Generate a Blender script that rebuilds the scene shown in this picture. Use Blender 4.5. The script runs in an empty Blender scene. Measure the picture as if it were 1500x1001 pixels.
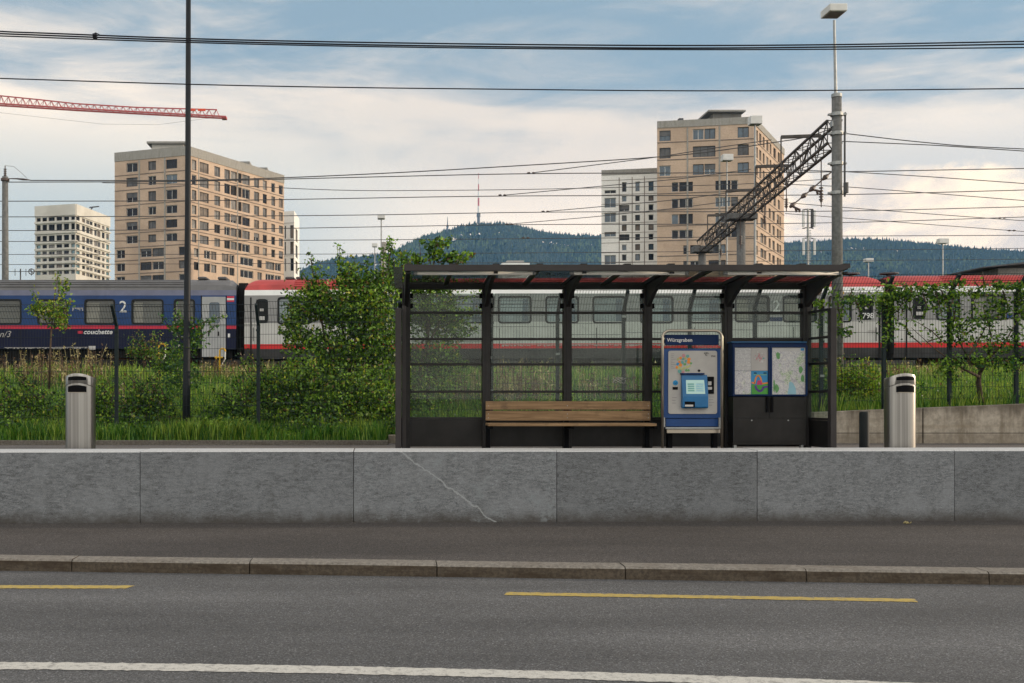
import bpy, math, random
import numpy as np
from mathutils import Vector, Matrix
R = math.radians
random.seed(7); RNG = np.random.default_rng(7)
C = bpy.context.scene.collection
sc = bpy.context.scene

# ------------------------------------------------------------------ camera, world, sun, exposure
F, CX, CY, EYE = 1458.33, 560.0, 578.0, 1.82      # focal length and principal point in photo pixels, eye height
cd = bpy.data.cameras.new('camera'); cam = bpy.data.objects.new('camera', cd); C.objects.link(cam)
cam.location = (0, 0, EYE); cam.rotation_euler = (R(90), 0, 0)
cd.sensor_width = 36; cd.lens = 35; cd.clip_end = 9000
cd.shift_x = (750 - CX) / 1500; cd.shift_y = (CY - 500.5) / 1500
sc.camera = cam
sc.view_settings.view_transform = 'Standard'; sc.view_settings.look = 'None'
sc.view_settings.exposure = 0.35; sc.view_settings.gamma = 1
sc.cycles.volume_bounces = 2; sc.cycles.max_bounces = 10; sc.cycles.transparent_max_bounces = 24
sc.render.resolution_x = 1024; sc.render.resolution_y = 683

SUN_AZ, SUN_EL = R(85), R(8)
def build_world():
    w = bpy.data.worlds.new("World"); sc.world = w; w.use_nodes = True
    nt = w.node_tree; nt.nodes.clear(); N = nt.nodes.new; L = nt.links.new
    out = N('ShaderNodeOutputWorld'); bg = N('ShaderNodeBackground'); L(bg.outputs[0], out.inputs[0])
    bg.inputs[1].default_value = 0.1
    sky = N('ShaderNodeTexSky'); sky.sky_type = 'NISHITA'; sky.sun_disc = False
    sky.sun_elevation = R(16); sky.sun_rotation = SUN_AZ
    tc = N('ShaderNodeTexCoord'); sep = N('ShaderNodeSeparateXYZ'); L(tc.outputs['Generated'], sep.inputs[0])
    def m(op, a, b=None, c=None, clamp=False):
        n = N('ShaderNodeMath'); n.operation = op; n.use_clamp = clamp
        for i, v in enumerate((a, b, c)):
            if v is None: continue
            if isinstance(v, (int, float)): n.inputs[i].default_value = v
            else: L(v, n.inputs[i])
        return n.outputs[0]
    def ss(v, a, b):
        n = N('ShaderNodeMapRange'); n.interpolation_type = 'SMOOTHSTEP'; L(v, n.inputs[0])
        n.inputs[1].default_value = a; n.inputs[2].default_value = b; return n.outputs[0]
    def noise(vec, scale, detail, rough, dist=0.0):
        n = N('ShaderNodeTexNoise'); n.inputs['Scale'].default_value = scale; n.inputs['Detail'].default_value = detail
        n.inputs['Roughness'].default_value = rough; n.inputs['Distortion'].default_value = dist; L(vec, n.inputs['Vector']); return n.outputs['Fac']
    def mapping(sc_, rot=(0, 0, 0), loc=(0, 0, 0)):
        n = N('ShaderNodeMapping'); n.inputs['Scale'].default_value = sc_; n.inputs['Rotation'].default_value = rot
        n.inputs['Location'].default_value = loc; L(tc.outputs['Generated'], n.inputs['Vector']); return n.outputs[0]
    def mix(f, a, b):
        n = N('ShaderNodeMix'); n.data_type = 'RGBA'
        if isinstance(f, (int, float)): n.inputs[0].default_value = f
        else: L(f, n.inputs[0])
        for i, v in ((6, a), (7, b)):
            if isinstance(v, tuple): n.inputs[i].default_value = (*v, 1)
            else: L(v, n.inputs[i])
        return n.outputs[2]
    x, z = sep.outputs[0], sep.outputs[2]
    tint = N('ShaderNodeMix'); tint.data_type = 'RGBA'; tint.blend_type = 'MULTIPLY'; tint.inputs[0].default_value = 1
    L(sky.outputs[0], tint.inputs[6]); tint.inputs[7].default_value = (0.80, 0.88, 0.88, 1)
    blue = mix(0.80, tint.outputs[2], (2.75, 3.75, 4.5))
    # veil of high cloud: thick towards the horizon, fibrous and broken higher up
    n1 = noise(mapping((1.6, 1.2, 6.5), (0, R(-9), 0), (0.3, 0, .2)), 1.5, 9, .58, 0.9)
    n2 = noise(mapping((2.5, 2.5, 9), (0, R(-24), 0), (1.3, 2, .2)), 2.2, 7, .58, 1.0)
    nn = m('ADD', m('MULTIPLY', n1, .72), m('MULTIPLY', n2, .36))
    lean = m('ADD', z, m('MULTIPLY', x, 0.03))
    bias = ss(lean, .205, .365)
    veil = ss(m('SUBTRACT', m('ADD', nn, m('MULTIPLY', ss(z, .25, .15), .25)), m('MULTIPLY', bias, .37)), .17, .52)
    n3 = noise(mapping((1.0, 1, 3.6), (0, R(8), 0), (4.3, 2, 1.2)), 1.5, 4, .5, .3)
    warm = ss(z, .36, .12)
    cloud = mix(ss(n3, .30, .58), (7.4, 6.5, 5.6), (10.5, 8.7, 6.9))
    left = m('MULTIPLY', ss(x, .16, -.16), ss(z, .31, .17))
    cloud = mix(m('MULTIPLY', left, .95), cloud, (5.0, 5.4, 5.2))
    grey = m('MULTIPLY', ss(x, .30, .46), ss(z, .27, .20))
    cloud = mix(m('MULTIPLY', grey, .7), cloud, (5.5, 5.6, 5.5))
    c1 = mix(m('MULTIPLY', veil, .96), blue, cloud)
    # warm cumulus bank low on the right
    nb = noise(mapping((1, 1, 1.5), (0, 0, 0), (7.1, 2, .2)), 7.5, 9, .60, .35)
    edge = m('SUBTRACT', m('ADD', .197, m('MULTIPLY', m('SUBTRACT', nb, .5), .20)), z)
    bank = m('MULTIPLY', ss(edge, -.004, .018), ss(x, .27, .38))
    nb2 = noise(mapping((1, 1, 1.9), (0, 0, 0), (3.1, 1, .7)), 11, 7, .6, .5)
    bcol = mix(ss(nb2, .38, .62), (7.3, 6.3, 5.5), (12.0, 9.5, 6.8))
    c2 = mix(m('MULTIPLY', bank, .93), c1, bcol)
    # the sky above the picture: a bright even sheet of cloud
    over = ss(z, .42, .60)
    c3 = mix(m('MULTIPLY', over, .92), c2, (7.4, 7.0, 6.6))
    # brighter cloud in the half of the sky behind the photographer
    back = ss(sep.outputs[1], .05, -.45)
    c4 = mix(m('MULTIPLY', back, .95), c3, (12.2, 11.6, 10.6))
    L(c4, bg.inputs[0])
build_world()
sl = bpy.data.lights.new('sun', 'SUN'); so = bpy.data.objects.new('sun', sl); C.objects.link(so)
sl.energy = 3.4; sl.angle = R(0.9); sl.color = (1.0, .80, .58)
sdir = Vector((math.cos(SUN_EL) * math.sin(SUN_AZ), math.cos(SUN_EL) * math.cos(SUN_AZ), math.sin(SUN_EL)))
so.rotation_euler = sdir.to_track_quat('Z', 'Y').to_euler(); so.location = (60, 10, 40)

# ------------------------------------------------------------------ helpers
def X(px, d): return (px - CX) * d / F
def Z(py, d): return EYE + (CY - py) * d / F
def P(px, py, d): return Vector((X(px, d), d, Z(py, d)))

def tag(o, label=None, cat=None, group=None, kind=None):
    if label: o['label'] = label
    if cat: o['category'] = cat
    if group: o['group'] = group
    if kind: o['kind'] = kind
    return o
def thing(name, label, cat, loc=(0, 0, 0), group=None):
    o = bpy.data.objects.new(name, None); C.objects.link(o); o.location = loc; o.empty_display_size = .2
    return tag(o, label, cat, group)
def root_loc(o):
    v = Vector((0, 0, 0))
    while o is not None: v += Vector(o.location); o = o.parent
    return v
class MB:
    def __init__(s): s.v = []; s.f = []; s.m = []
    def poly(s, pts, mi=0):
        b = len(s.v); s.v += [tuple(p) for p in pts]; s.f.append(tuple(range(b, b + len(pts)))); s.m.append(mi)
    def box(s, x0, x1, y0, y1, z0, z1, mi=0):
        b = len(s.v)
        s.v += [(x0,y0,z0),(x1,y0,z0),(x1,y1,z0),(x0,y1,z0),(x0,y0,z1),(x1,y0,z1),(x1,y1,z1),(x0,y1,z1)]
        for f in ((0,3,2,1),(4,5,6,7),(0,1,5,4),(1,2,6,5),(2,3,7,6),(3,0,4,7)):
            s.f.append(tuple(b + i for i in f)); s.m.append(mi)
    def beam(s, a, b_, w, h, mi=0, up=(0, 0, 1)):
        a = Vector(a); b_ = Vector(b_); t = (b_ - a).normalized(); side = t.cross(Vector(up))
        if side.length < 1e-4: side = t.cross(Vector((0, 1, 0)))
        side.normalize(); u = side.cross(t).normalized(); b = len(s.v)
        for p in (a, b_):
            for sx, sz in ((-1,-1),(1,-1),(1,1),(-1,1)): s.v.append(tuple(p + side * sx * w / 2 + u * sz * h / 2))
        for f in ((0,1,2,3),(7,6,5,4),(0,4,5,1),(1,5,6,2),(2,6,7,3),(3,7,4,0)):
            s.f.append(tuple(b + i for i in f)); s.m.append(mi)
    def tube(s, pts, r, n=8, mi=0, caps=True):
        pts = [Vector(p) for p in pts]; rs = r if isinstance(r, (list, tuple)) else [r] * len(pts)
        b = len(s.v); ref = None
        for i, p in enumerate(pts):
            t = (pts[min(i + 1, len(pts) - 1)] - pts[max(i - 1, 0)]).normalized()
            if ref is None:
                ref = t.cross(Vector((0, 0, 1)))
                if ref.length < .05: ref = t.cross(Vector((0, 1, 0)))
            else: ref = ref - t * ref.dot(t)
            ref = ref.normalized(); q = t.cross(ref)
            for k in range(n):
                a = 2 * math.pi * k / n; s.v.append(tuple(p + (ref * math.cos(a) + q * math.sin(a)) * rs[i]))
        for i in range(len(pts) - 1):
            for k in range(n):
                k2 = (k + 1) % n
                s.f.append((b+i*n+k, b+i*n+k2, b+(i+1)*n+k2, b+(i+1)*n+k)); s.m.append(mi)
        if caps:
            s.f.append(tuple(b + k for k in reversed(range(n)))); s.m.append(mi)
            s.f.append(tuple(b + (len(pts)-1)*n + k for k in range(n))); s.m.append(mi)
    def prism(s, poly2, y0, y1, mi=0):            # outline in x,z pushed from y0 to y1
        n = len(poly2); b = len(s.v)
        s.v += [(x, y0, z) for x, z in poly2] + [(x, y1, z) for x, z in poly2]
        s.f.append(tuple(b + i for i in range(n))); s.m.append(mi)
        s.f.append(tuple(b + n + i for i in reversed(range(n)))); s.m.append(mi)
        for i in range(n):
            j = (i + 1) % n; s.f.append((b+i, b+n+i, b+n+j, b+j)); s.m.append(mi)
    def build(s, name, mats, parent=None, smooth=False, bevel=0, loc=None):
        if not isinstance(mats, (list, tuple)): mats = [mats]
        me = bpy.data.meshes.new(name)
        off = root_loc(parent) if parent is not None else Vector(loc or (0, 0, 0))
        me.from_pydata([(x - off.x, y - off.y, z - off.z) for x, y, z in s.v], [], s.f)
        for m_ in mats: me.materials.append(m_)
        me.polygons.foreach_set('material_index', s.m)
        if smooth: me.polygons.foreach_set('use_smooth', [True] * len(s.f))
        me.update()
        o = bpy.data.objects.new(name, me); C.objects.link(o)
        if parent is not None: o.parent = parent
        elif loc: o.location = loc
        if bevel:
            b = o.modifiers.new('bevel', 'BEVEL'); b.width = bevel; b.segments = 2; b.limit_method = 'ANGLE'; b.angle_limit = R(40)
        return o
def np_mesh(name, V, k, mats, mi=None, parent=None, loc=None):       # V: (faces*k, 3), every face its own k corners
    V = np.asarray(V, dtype=np.float32).reshape(-1, 3)
    off = np.array(root_loc(parent) if parent is not None else (loc or (0, 0, 0)), dtype=np.float32)
    V = V - off; nf = len(V) // k
    me = bpy.data.meshes.new(name); me.vertices.add(len(V)); me.vertices.foreach_set('co', V.ravel())
    me.loops.add(len(V)); me.loops.foreach_set('vertex_index', np.arange(len(V), dtype=np.int32))
    me.polygons.add(nf); me.polygons.foreach_set('loop_start', np.arange(0, len(V), k, dtype=np.int32))
    for m_ in (mats if isinstance(mats, (list, tuple)) else [mats]): me.materials.append(m_)
    if mi is not None: me.polygons.foreach_set('material_index', np.asarray(mi, dtype=np.int32))
    me.update(calc_edges=True)
    o = bpy.data.objects.new(name, me); C.objects.link(o)
    if parent is not None: o.parent = parent
    elif loc: o.location = loc
    return o
def rrect(x0, x1, z0, z1, r, n=4):
    pts = []
    for cx, cz, a0 in ((x1-r, z1-r, 0), (x0+r, z1-r, 90), (x0+r, z0+r, 180), (x1-r, z0+r, 270)):
        for k in range(n + 1):
            a = R(a0 + 90 * k / n); pts.append((cx + r * math.cos(a), cz + r * math.sin(a)))
    return pts[::-1]
def text(body, size, mat_, parent, loc, name='lettering', rot=(R(90), 0, 0), shear=0, ext=.001, sx=1, bold=0):
    cu = bpy.data.curves.new(name, 'FONT'); cu.body = body; cu.size = size; cu.shear = shear; cu.extrude = ext; cu.offset = bold
    cu.resolution_u = 3
    t = bpy.data.objects.new('tmp', cu); C.objects.link(t); bpy.context.view_layer.update()
    me = bpy.data.meshes.new_from_object(t.evaluated_get(bpy.context.evaluated_depsgraph_get()))
    bpy.data.objects.remove(t); me.materials.clear(); me.materials.append(mat_)
    M = Matrix.Translation(Vector(loc) - root_loc(parent)) @ Matrix.Rotation(rot[2], 4, 'Z') @ Matrix.Rotation(rot[0], 4, 'X') @ Matrix.Diagonal((sx, 1, 1, 1))
    me.transform(M)
    o = bpy.data.objects.new(name, me); C.objects.link(o); o.parent = parent
    return o

# ------------------------------------------------------------------ materials
MATS = {}
class NT:
    def __init__(s, name):
        s.m = bpy.data.materials.new(name); s.m.use_nodes = True; s.t = s.m.node_tree; s.b = s.t.nodes['Principled BSDF']
        s.tc = s.t.nodes.new('ShaderNodeTexCoord')
    def n(s, k): return s.t.nodes.new(k)
    def l(s, a, b): s.t.links.new(a, b)
    def vec(s, scale=(1, 1, 1), rot=(0, 0, 0)):
        n = s.n('ShaderNodeMapping'); n.inputs['Scale'].default_value = scale; n.inputs['Rotation'].default_value = rot
        s.l(s.tc.outputs['Object'], n.inputs['Vector']); return n.outputs[0]
    def noise(s, scale, detail=4, rough=.55, vec=None, dist=0):
        n = s.n('ShaderNodeTexNoise'); n.inputs['Scale'].default_value = scale; n.inputs['Detail'].default_value = detail
        n.inputs['Roughness'].default_value = rough; n.inputs['Distortion'].default_value = dist
        s.l(vec if vec is not None else s.tc.outputs['Object'], n.inputs['Vector']); return n.outputs['Fac']
    def ramp(s, f, a, b, lo=0., hi=1.):
        n = s.n('ShaderNodeMapRange'); n.interpolation_type = 'SMOOTHSTEP'; s.l(f, n.inputs[0])
        n.inputs[1].default_value = a; n.inputs[2].default_value = b; n.inputs[3].default_value = lo; n.inputs[4].default_value = hi; return n.outputs[0]
    def mix(s, f, a, b, mode='MIX'):
        n = s.n('ShaderNodeMix'); n.data_type = 'RGBA'; n.blend_type = mode
        if isinstance(f, (int, float)): n.inputs[0].default_value = f
        else: s.l(f, n.inputs[0])
        for i, v in ((6, a), (7, b)):
            if isinstance(v, tuple): n.inputs[i].default_value = (*v[:3], 1)
            else: s.l(v, n.inputs[i])
        return n.outputs[2]
    def math(s, op, a, b):
        n = s.n('ShaderNodeMath'); n.operation = op
        for i, v in ((0, a), (1, b)):
            if isinstance(v, (int, float)): n.inputs[i].default_value = v
            else: s.l(v, n.inputs[i])
        return n.outputs[0]
    def base(s, c):
        if isinstance(c, tuple): s.b.inputs['Base Color'].default_value = (*c[:3], 1)
        else: s.l(c, s.b.inputs['Base Color'])
    def bump(s, h, strength=.3, dist=.01):
        n = s.n('ShaderNodeBump'); n.inputs['Strength'].default_value = strength; n.inputs['Distance'].default_value = dist
        s.l(h, n.inputs['Height']); s.l(n.outputs[0], s.b.inputs['Normal'])
    def set(s, **k):
        for a, v in k.items():
            key = {'rough': 'Roughness', 'metal': 'Metallic', 'spec': 'Specular IOR Level', 'coat': 'Coat Weight'}[a]
            if isinstance(v, (int, float)): s.b.inputs[key].default_value = v
            else: s.l(v, s.b.inputs[key])
def sm(name, c, rough=.6, metal=0, var=.15, scale=3, streak=0, spec=None):
    if spec is None: spec = .18 if max(c) < .1 else .4
    t = NT(name); d = tuple(x * (1 - var) for x in c); e = tuple(min(1, x * (1 + var)) for x in c)
    f = t.ramp(t.noise(scale, 5, .6), .3, .7)
    col = t.mix(f, d, e)
    if streak:
        g = t.ramp(t.noise(1, 5, .6, t.vec((scale * 3, scale * 3, .25))), .5, .8, 0, streak)
        col = t.mix(g, col, tuple(x * .45 for x in c))
    t.base(col); t.set(rough=rough, metal=metal, spec=spec); t.bump(t.noise(scale * 12, 3), .05, .003)
    MATS[name] = t.m; return t.m

def mk_asphalt(name, c, speck=1.0, warmth=(1, 1, 1)):
    t = NT(name)
    a = t.ramp(t.noise(.7, 5, .6, t.vec((.35, 1.1, 1))), .3, .7, .80, 1.14)
    v = t.n('ShaderNodeTexVoronoi'); v.inputs['Scale'].default_value = 105; t.l(t.tc.outputs['Object'], v.inputs['Vector'])
    sepc = t.n('ShaderNodeSeparateColor'); t.l(v.outputs['Color'], sepc.inputs[0])
    g = t.ramp(sepc.outputs[0], .0, 1., 1 - .40 * speck, 1 + .40 * speck)
    g2 = t.ramp(sepc.outputs[1], .90, .97, 0, 1.3 * speck)
    k = t.math('MULTIPLY', a, t.math('ADD', g, g2))
    bandn = t.ramp(t.noise(1, 3, .5, t.vec((.05, 1.05, 1))), .35, .65, .86, 1.10); k = t.math('MULTIPLY', k, bandn)
    fine = t.ramp(t.noise(150, 3, .7), .3, .7, .75, 1.25)
    k = t.math('MULTIPLY', k, fine)
    comb = t.n('ShaderNodeCombineColor')
    for i in range(3): t.l(t.math('MULTIPLY', k, c[i]), comb.inputs[i])
    dirt = t.ramp(t.noise(1.3, 6, .7), .52, .75, 0, .35)
    t.base(t.mix(dirt, comb.outputs[0], tuple(x * .72 for x in c))); t.set(rough=.88, spec=.3)
    t.bump(t.math('ADD', t.noise(60, 4, .7), sepc.outputs[0]), .55, .006); MATS[name] = t.m; return t.m
mk_asphalt('road_asphalt', (.088, .089, .092), .9)
mk_asphalt('pavement_asphalt', (.056, .051, .049), 1.15)
mk_asphalt('platform_asphalt', (.11, .10, .095), .6)

def mk_granite():
    for i, k in enumerate((1.02, .96, 1.06, .86, 1.06, .88)):
        t = NT('granite_%d' % i); c = (.134 * k, .143 * k, .153 * k)
        fa = t.noise(70, 5, .8, t.vec((1, 1, 1.8), (0, R(14), 0)), .6); fb = t.noise(9 + i, 7, .72, t.vec((1, 1, 3.2), (0, R(12 + 7 * (i % 3)), 0)), .8)
        f = t.math('ADD', t.math('MULTIPLY', fa, .55), t.math('MULTIPLY', fb, .45))
        s1 = t.mix(t.ramp(f, .36, .64), tuple(x * .40 for x in c), tuple(x * 1.75 for x in c))
        cl = t.ramp(t.noise(1.5 + .3 * i, 7, .72, None, .5), .43, .64, 0, .55)
        s2 = t.mix(cl, s1, tuple(x * 1.5 for x in c))
        fine = t.ramp(t.noise(170, 2, .7), .3, .7, .6, 1.4)
        n = t.n('ShaderNodeMix'); n.data_type = 'RGBA'; n.blend_type = 'MULTIPLY'; n.inputs[0].default_value = .6
        t.l(s2, n.inputs[6]); cc = t.n('ShaderNodeCombineColor')
        for q in range(3): t.l(fine, cc.inputs[q])
        t.l(cc.outputs[0], n.inputs[7]); col = n.outputs[2]
        # grime band at the foot
        sp = t.n('ShaderNodeSeparateXYZ'); t.l(t.tc.outputs['Object'], sp.inputs[0])
        foot = t.math('ADD', sp.outputs[2], t.math('MULTIPLY', t.noise(4, 7, .75), .34))
        col = t.mix(t.ramp(foot, .44, .17, 0, .95), col, (.050, .044, .038))
        stn = t.ramp(t.noise(1, 5, .6, t.vec((5, 5, .6))), .55, .78, 0, .30)
        col = t.mix(stn, col, (.085, .088, .088))
        if i == 2:            # pale quartz vein running down across the block, thin and jagged
            vx = t.math('SUBTRACT', sp.outputs[0], t.math('ADD', t.math('MULTIPLY', sp.outputs[2], -1.35), .60))
            wob = t.math('MULTIPLY', t.math('SUBTRACT', t.noise(4.5, 8, .68), .5), .26)
            dist = t.n('ShaderNodeMath'); dist.operation = 'ABSOLUTE'; t.l(t.math('ADD', vx, wob), dist.inputs[0])
            dd = t.math('SUBTRACT', dist.outputs[0], t.math('MULTIPLY', t.math('SUBTRACT', t.noise(30, 4, .7), .5), .04))
            col = t.mix(t.ramp(dd, .026, .006, 0, .72), col, (.33, .35, .36))
            col = t.mix(t.math('MULTIPLY', t.ramp(t.noise(3.3, 7, .75, t.vec((1, 1, 1), (0, R(40), 0))),   .54, .64, 0, .6), 1), col, (.21, .235, .25))
        t.base(col); t.set(rough=.75, spec=.35); t.bump(f, .35, .006); MATS[t.m.name] = t.m
mk_granite()
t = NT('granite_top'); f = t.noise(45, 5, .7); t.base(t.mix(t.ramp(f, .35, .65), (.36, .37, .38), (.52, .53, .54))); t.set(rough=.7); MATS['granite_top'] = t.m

def mk_kerb(name, c, brown):
    t = NT(name); f = t.noise(28, 6, .75)
    col = t.mix(t.ramp(f, .3, .7), tuple(x * .6 for x in c), tuple(x * 1.4 for x in c))
    b = t.ramp(t.noise(1.0, 6, .7, t.vec((2.2, 2.2, 14))), .42, .66, 0, brown)
    col = t.mix(b, col, (c[0] * .50, c[1] * .42, c[2] * .34))
    t.base(col); t.set(rough=.85, spec=.3); t.bump(f, .4, .006); MATS[name] = t.m
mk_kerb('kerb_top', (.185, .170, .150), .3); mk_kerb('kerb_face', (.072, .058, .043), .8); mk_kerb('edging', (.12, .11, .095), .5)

def mk_paint(name, c, wear=.5):
    t = NT(name); f = t.ramp(t.noise(16, 8, .8), .50, .60, 0, wear)
    g = t.ramp(t.noise(110, 4, .8), .50, .62, 0, .75)
    col = t.mix(g, t.mix(f, c, (.15, .145, .14)), tuple(x * .62 for x in c))
    t.base(col); t.set(rough=.8); t.bump(t.noise(120, 3), .4, .003); MATS[name] = t.m
mk_paint('white_line', (.50, .49, .455), .65); mk_paint('yellow_line', (.42, .31, .075), .75)

def mk_concrete(name, c, stain=.6):
    t = NT(name); f = t.noise(9, 7, .7)
    col = t.mix(t.ramp(f, .3, .7), tuple(x * .72 for x in c), tuple(x * 1.25 for x in c))
    st = t.ramp(t.noise(1, 6, .65, t.vec((4, 4, .55))), .42, .72, 0, stain)
    col = t.mix(st, col, (c[0] * .38, c[1] * .34, c[2] * .28))
    hz = t.ramp(t.noise(1, 4, .6, t.vec((.6, .6, 7))), .5, .72, 0, stain * .6)
    col = t.mix(hz, col, (c[0] * .55, c[1] * .48, c[2] * .38))
    sp = t.n('ShaderNodeSeparateXYZ'); t.l(t.tc.outputs['Object'], sp.inputs[0])
    if name.startswith('ret'):
        drip = t.math('ADD', sp.outputs[2], t.math('MULTIPLY', t.noise(1, 6, .7, t.vec((6, 6, .5))), .55))
        col = t.mix(t.ramp(drip, .78, 1.02, 0, .72), col, (.075, .062, .048))
        seam = t.n('ShaderNodeMath'); seam.operation = 'ABSOLUTE'; t.l(t.math('SUBTRACT', sp.outputs[2], .255), seam.inputs[0])
        col = t.mix(t.ramp(seam.outputs[0], .016, .004, 0, .7), col, (.06, .05, .04)); col = t.mix(t.ramp(sp.outputs[2], .25, .22, 0, .35), col, (.13, .105, .075))
    t.base(col); t.set(rough=.9, spec=.25); t.bump(t.noise(40, 5, .7), .3, .006); MATS[name] = t.m
mk_concrete('retaining_concrete', (.33, .295, .245), .75); mk_concrete('mast_concrete', (.135, .138, .138), .35); mk_concrete('tower_concrete', (.30, .29, .27), .35)

def mk_brick(name, c, c2):
    t = NT(name)
    f = t.ramp(t.noise(1.0, 4, .6, t.vec((.16, .16, .16))), .35, .65)
    col = t.mix(f, c, c2)
    w = t.n('ShaderNodeTexWave'); w.wave_type = 'BANDS'; w.bands_direction = 'Z'; w.inputs['Scale'].default_value = 1.1
    w.inputs['Distortion'].default_value = 1.5; t.l(t.tc.outputs['Object'], w.inputs['Vector'])
    col = t.mix(t.ramp(w.outputs['Fac'], .2, .9, 0, .16), col, tuple(x * .65 for x in c))
    col = t.mix(t.ramp(t.noise(3.5, 5, .75), .45, .7, 0, .45), col, tuple(x * .70 for x in c))
    t.base(col); t.set(rough=.9, spec=.2); MATS[name] = t.m
mk_brick('tan_brick', (.42, .315, .24), (.54, .41, .315)); mk_brick('white_facade', (.78, .77, .75), (.86, .85, .83)); mk_brick('cream_facade', (.52, .50, .455), (.62, .60, .55))

sm('dark_paint', (.024, .0225, .0225), .45, 0, .2, 4, .2); sm('dark_panel', (.020, .019, .0185), .35, 0, .25, 2.5, .3)
sm('profile_grey', (.042, .038, .038), .5, .1, .12, 3); sm('black', (.006, .006, .007), .8, 0, .1, 3, 0, .05); sm('rubber', (.013, .013, .014), .75)
sm('fence_green', (.013, .021, .023), .6); sm('pole_paint', (.013, .016, .020), .5, 0, .2, 2); sm('bollard_paint', (.022, .026, .028), .6)
sm('galvanised', (.30, .31, .31), .5, .7, .15, 5); sm('truss_steel', (.085, .078, .074), .8, .1, .3, 4); sm('white_metal', (.62, .62, .60), .5, 0, .06)
sm('cable', (.012, .013, .018), .6); sm('thin_wire', (.075, .075, .078), .6); sm('insulator', (.09, .07, .065), .4); sm('crane_red', (.42, .075, .075), .5, 0, .1)
sm('mast_red', (.42, .09, .07), .6); sm('yellow_paint', (.62, .36, .02), .5, 0, .15, 6); sm('rust', (.12, .045, .02), .9, 0, .4, 8)
sm('machine_blue', (.002, .040, .160), .45, 0, .1); sm('machine_light_blue', (.008, .11, .27), .35, 0, .1); sm('board_blue', (.002, .018, .075), .45, 0, .1)
sm('machine_grey', (.36, .35, .335), .45, 0, .08); sm('sticker_blue', (.01, .20, .42), .4); sm('tube_white', (.82, .80, .74), .4, 0, .04)
sm('train_blue', (.001, .034, .140), .45, 0, .12, 1.5, .2); sm('train_navy', (.005, .008, .032), .5, 0, .15, 1.5, .2); sm('train_roof_grey', (.115, .115, .120), .55, .1, .16, 1.3, .25)
sm('train_lilac', (.115, .125, .19), .5, 0, .12, 1.5, .2); sm('train_red', (.52, .010, .012), .4, 0, .12, 2, .1); sm('train_pink_red', (.48, .012, .045), .4, 0, .1)
sm('train_roof_red', (.40, .050, .048), .6, 0, .2, 1.0, .35); sm('train_white', (.74, .75, .75), .45, 0, .06, 1.5, .12); sm('train_light_grey', (.46, .46, .45), .45, 0, .07, 1.5, .12)
sm('train_mid_grey', (.25, .25, .255), .45, 0, .08, 1.5, .15); sm('train_skirt', (.050, .050, .052), .6, 0, .2, 2, .3); sm('underframe', (.010, .009, .009), .8, 0, .4, 3)
sm('door_grey', (.34, .35, .36), .45, 0, .08, 2, .25); sm('text_white', (.62, .63, .64), .5, 0, .04); sm('window_rubber', (.012, .014, .016), .4)
sm('bark', (.075, .055, .038), .9, 0, .4, 14); sm('ballast', (.05, .045, .04), .95, 0, .5, 9); sm('roof_dark', (.09, .09, .095), .7); sm('soil', (.035, .065, .010), .95, 0, .4, 2)
sm('slab_line', (.16, .13, .11), .9, 0, .2, 2)

def mk_steel():
    t = NT('brushed_steel'); f = t.noise(1, 4, .6, t.vec((16, 16, .12)))
    t.base(t.mix(t.ramp(f, .3, .7), (.23, .22, .21), (.42, .41, .39)))
    t.set(metal=.95, rough=.30); MATS['brushed_steel'] = t.m
    t = NT('steel_tube'); t.base((.42, .37, .31)); t.set(metal=.9, rough=.32); MATS['steel_tube'] = t.m
mk_steel()
def mk_wood():
    t = NT('bench_wood'); f = t.noise(1, 7, .7, t.vec((1.6, 22, 46)), .6)
    col = t.mix(t.ramp(f, .3, .72), (.140, .082, .040), (.300, .195, .105))
    col = t.mix(t.ramp(t.noise(4, 6, .7), .5, .72, 0, .6), col, (.085, .055, .034))
    t.base(col); t.set(rough=.7, spec=.3); t.bump(f, .3, .003); MATS['bench_wood'] = t.m
mk_wood()
def mk_glass(name, dirt, tint, dcol, rough=.02):
    t = NT(name); t.t.nodes.remove(t.b); out = t.t.nodes['Material Output']
    tr = t.n('ShaderNodeBsdfTransparent'); tr.inputs[0].default_value = (*tint, 1)
    gl = t.n('ShaderNodeBsdfGlossy'); gl.inputs['Roughness'].default_value = rough
    fr = t.n('ShaderNodeFresnel'); fr.inputs[0].default_value = 1.38
    geo = t.n('ShaderNodeNewGeometry'); m1 = t.n('ShaderNodeMixShader'); t.l(t.math('MULTIPLY', fr.outputs[0], t.math('SUBTRACT', 1, geo.outputs['Backfacing'])), m1.inputs[0]); t.l(tr.outputs[0], m1.inputs[1]); t.l(gl.outputs[0], m1.inputs[2])
    df = t.n('ShaderNodeBsdfDiffuse'); df.inputs[0].default_value = (*dcol, 1)
    m2 = t.n('ShaderNodeMixShader'); t.l(t.ramp(t.noise(2.6, 7, .7, t.vec((1.5, 1.5, .8))), .25, .8, dirt * .35, dirt * 1.5), m2.inputs[0])
    t.l(m1.outputs[0], m2.inputs[1]); t.l(df.outputs[0], m2.inputs[2]); t.l(m2.outputs[0], out.inputs[0]); MATS[name] = t.m
mk_glass('shelter_glass', .10, (.84, .90, .87), (.24, .27, .25)); mk_glass('dirty_glass', .16, (.80, .87, .83), (.12, .135, .12))
mk_glass('roof_glass', .45, (.70, .72, .70), (.13, .13, .125)); mk_glass('green_glass', .3, (.32, .40, .36), (.05, .06, .055))
def mk_pane(name, c, rough=.08, spec=.7):
    t = NT(name); t.base(t.mix(t.ramp(t.noise(.9, 3, .5), .35, .65), tuple(x * .6 for x in c), c)); t.set(rough=rough, spec=spec); MATS[name] = t.m
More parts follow.
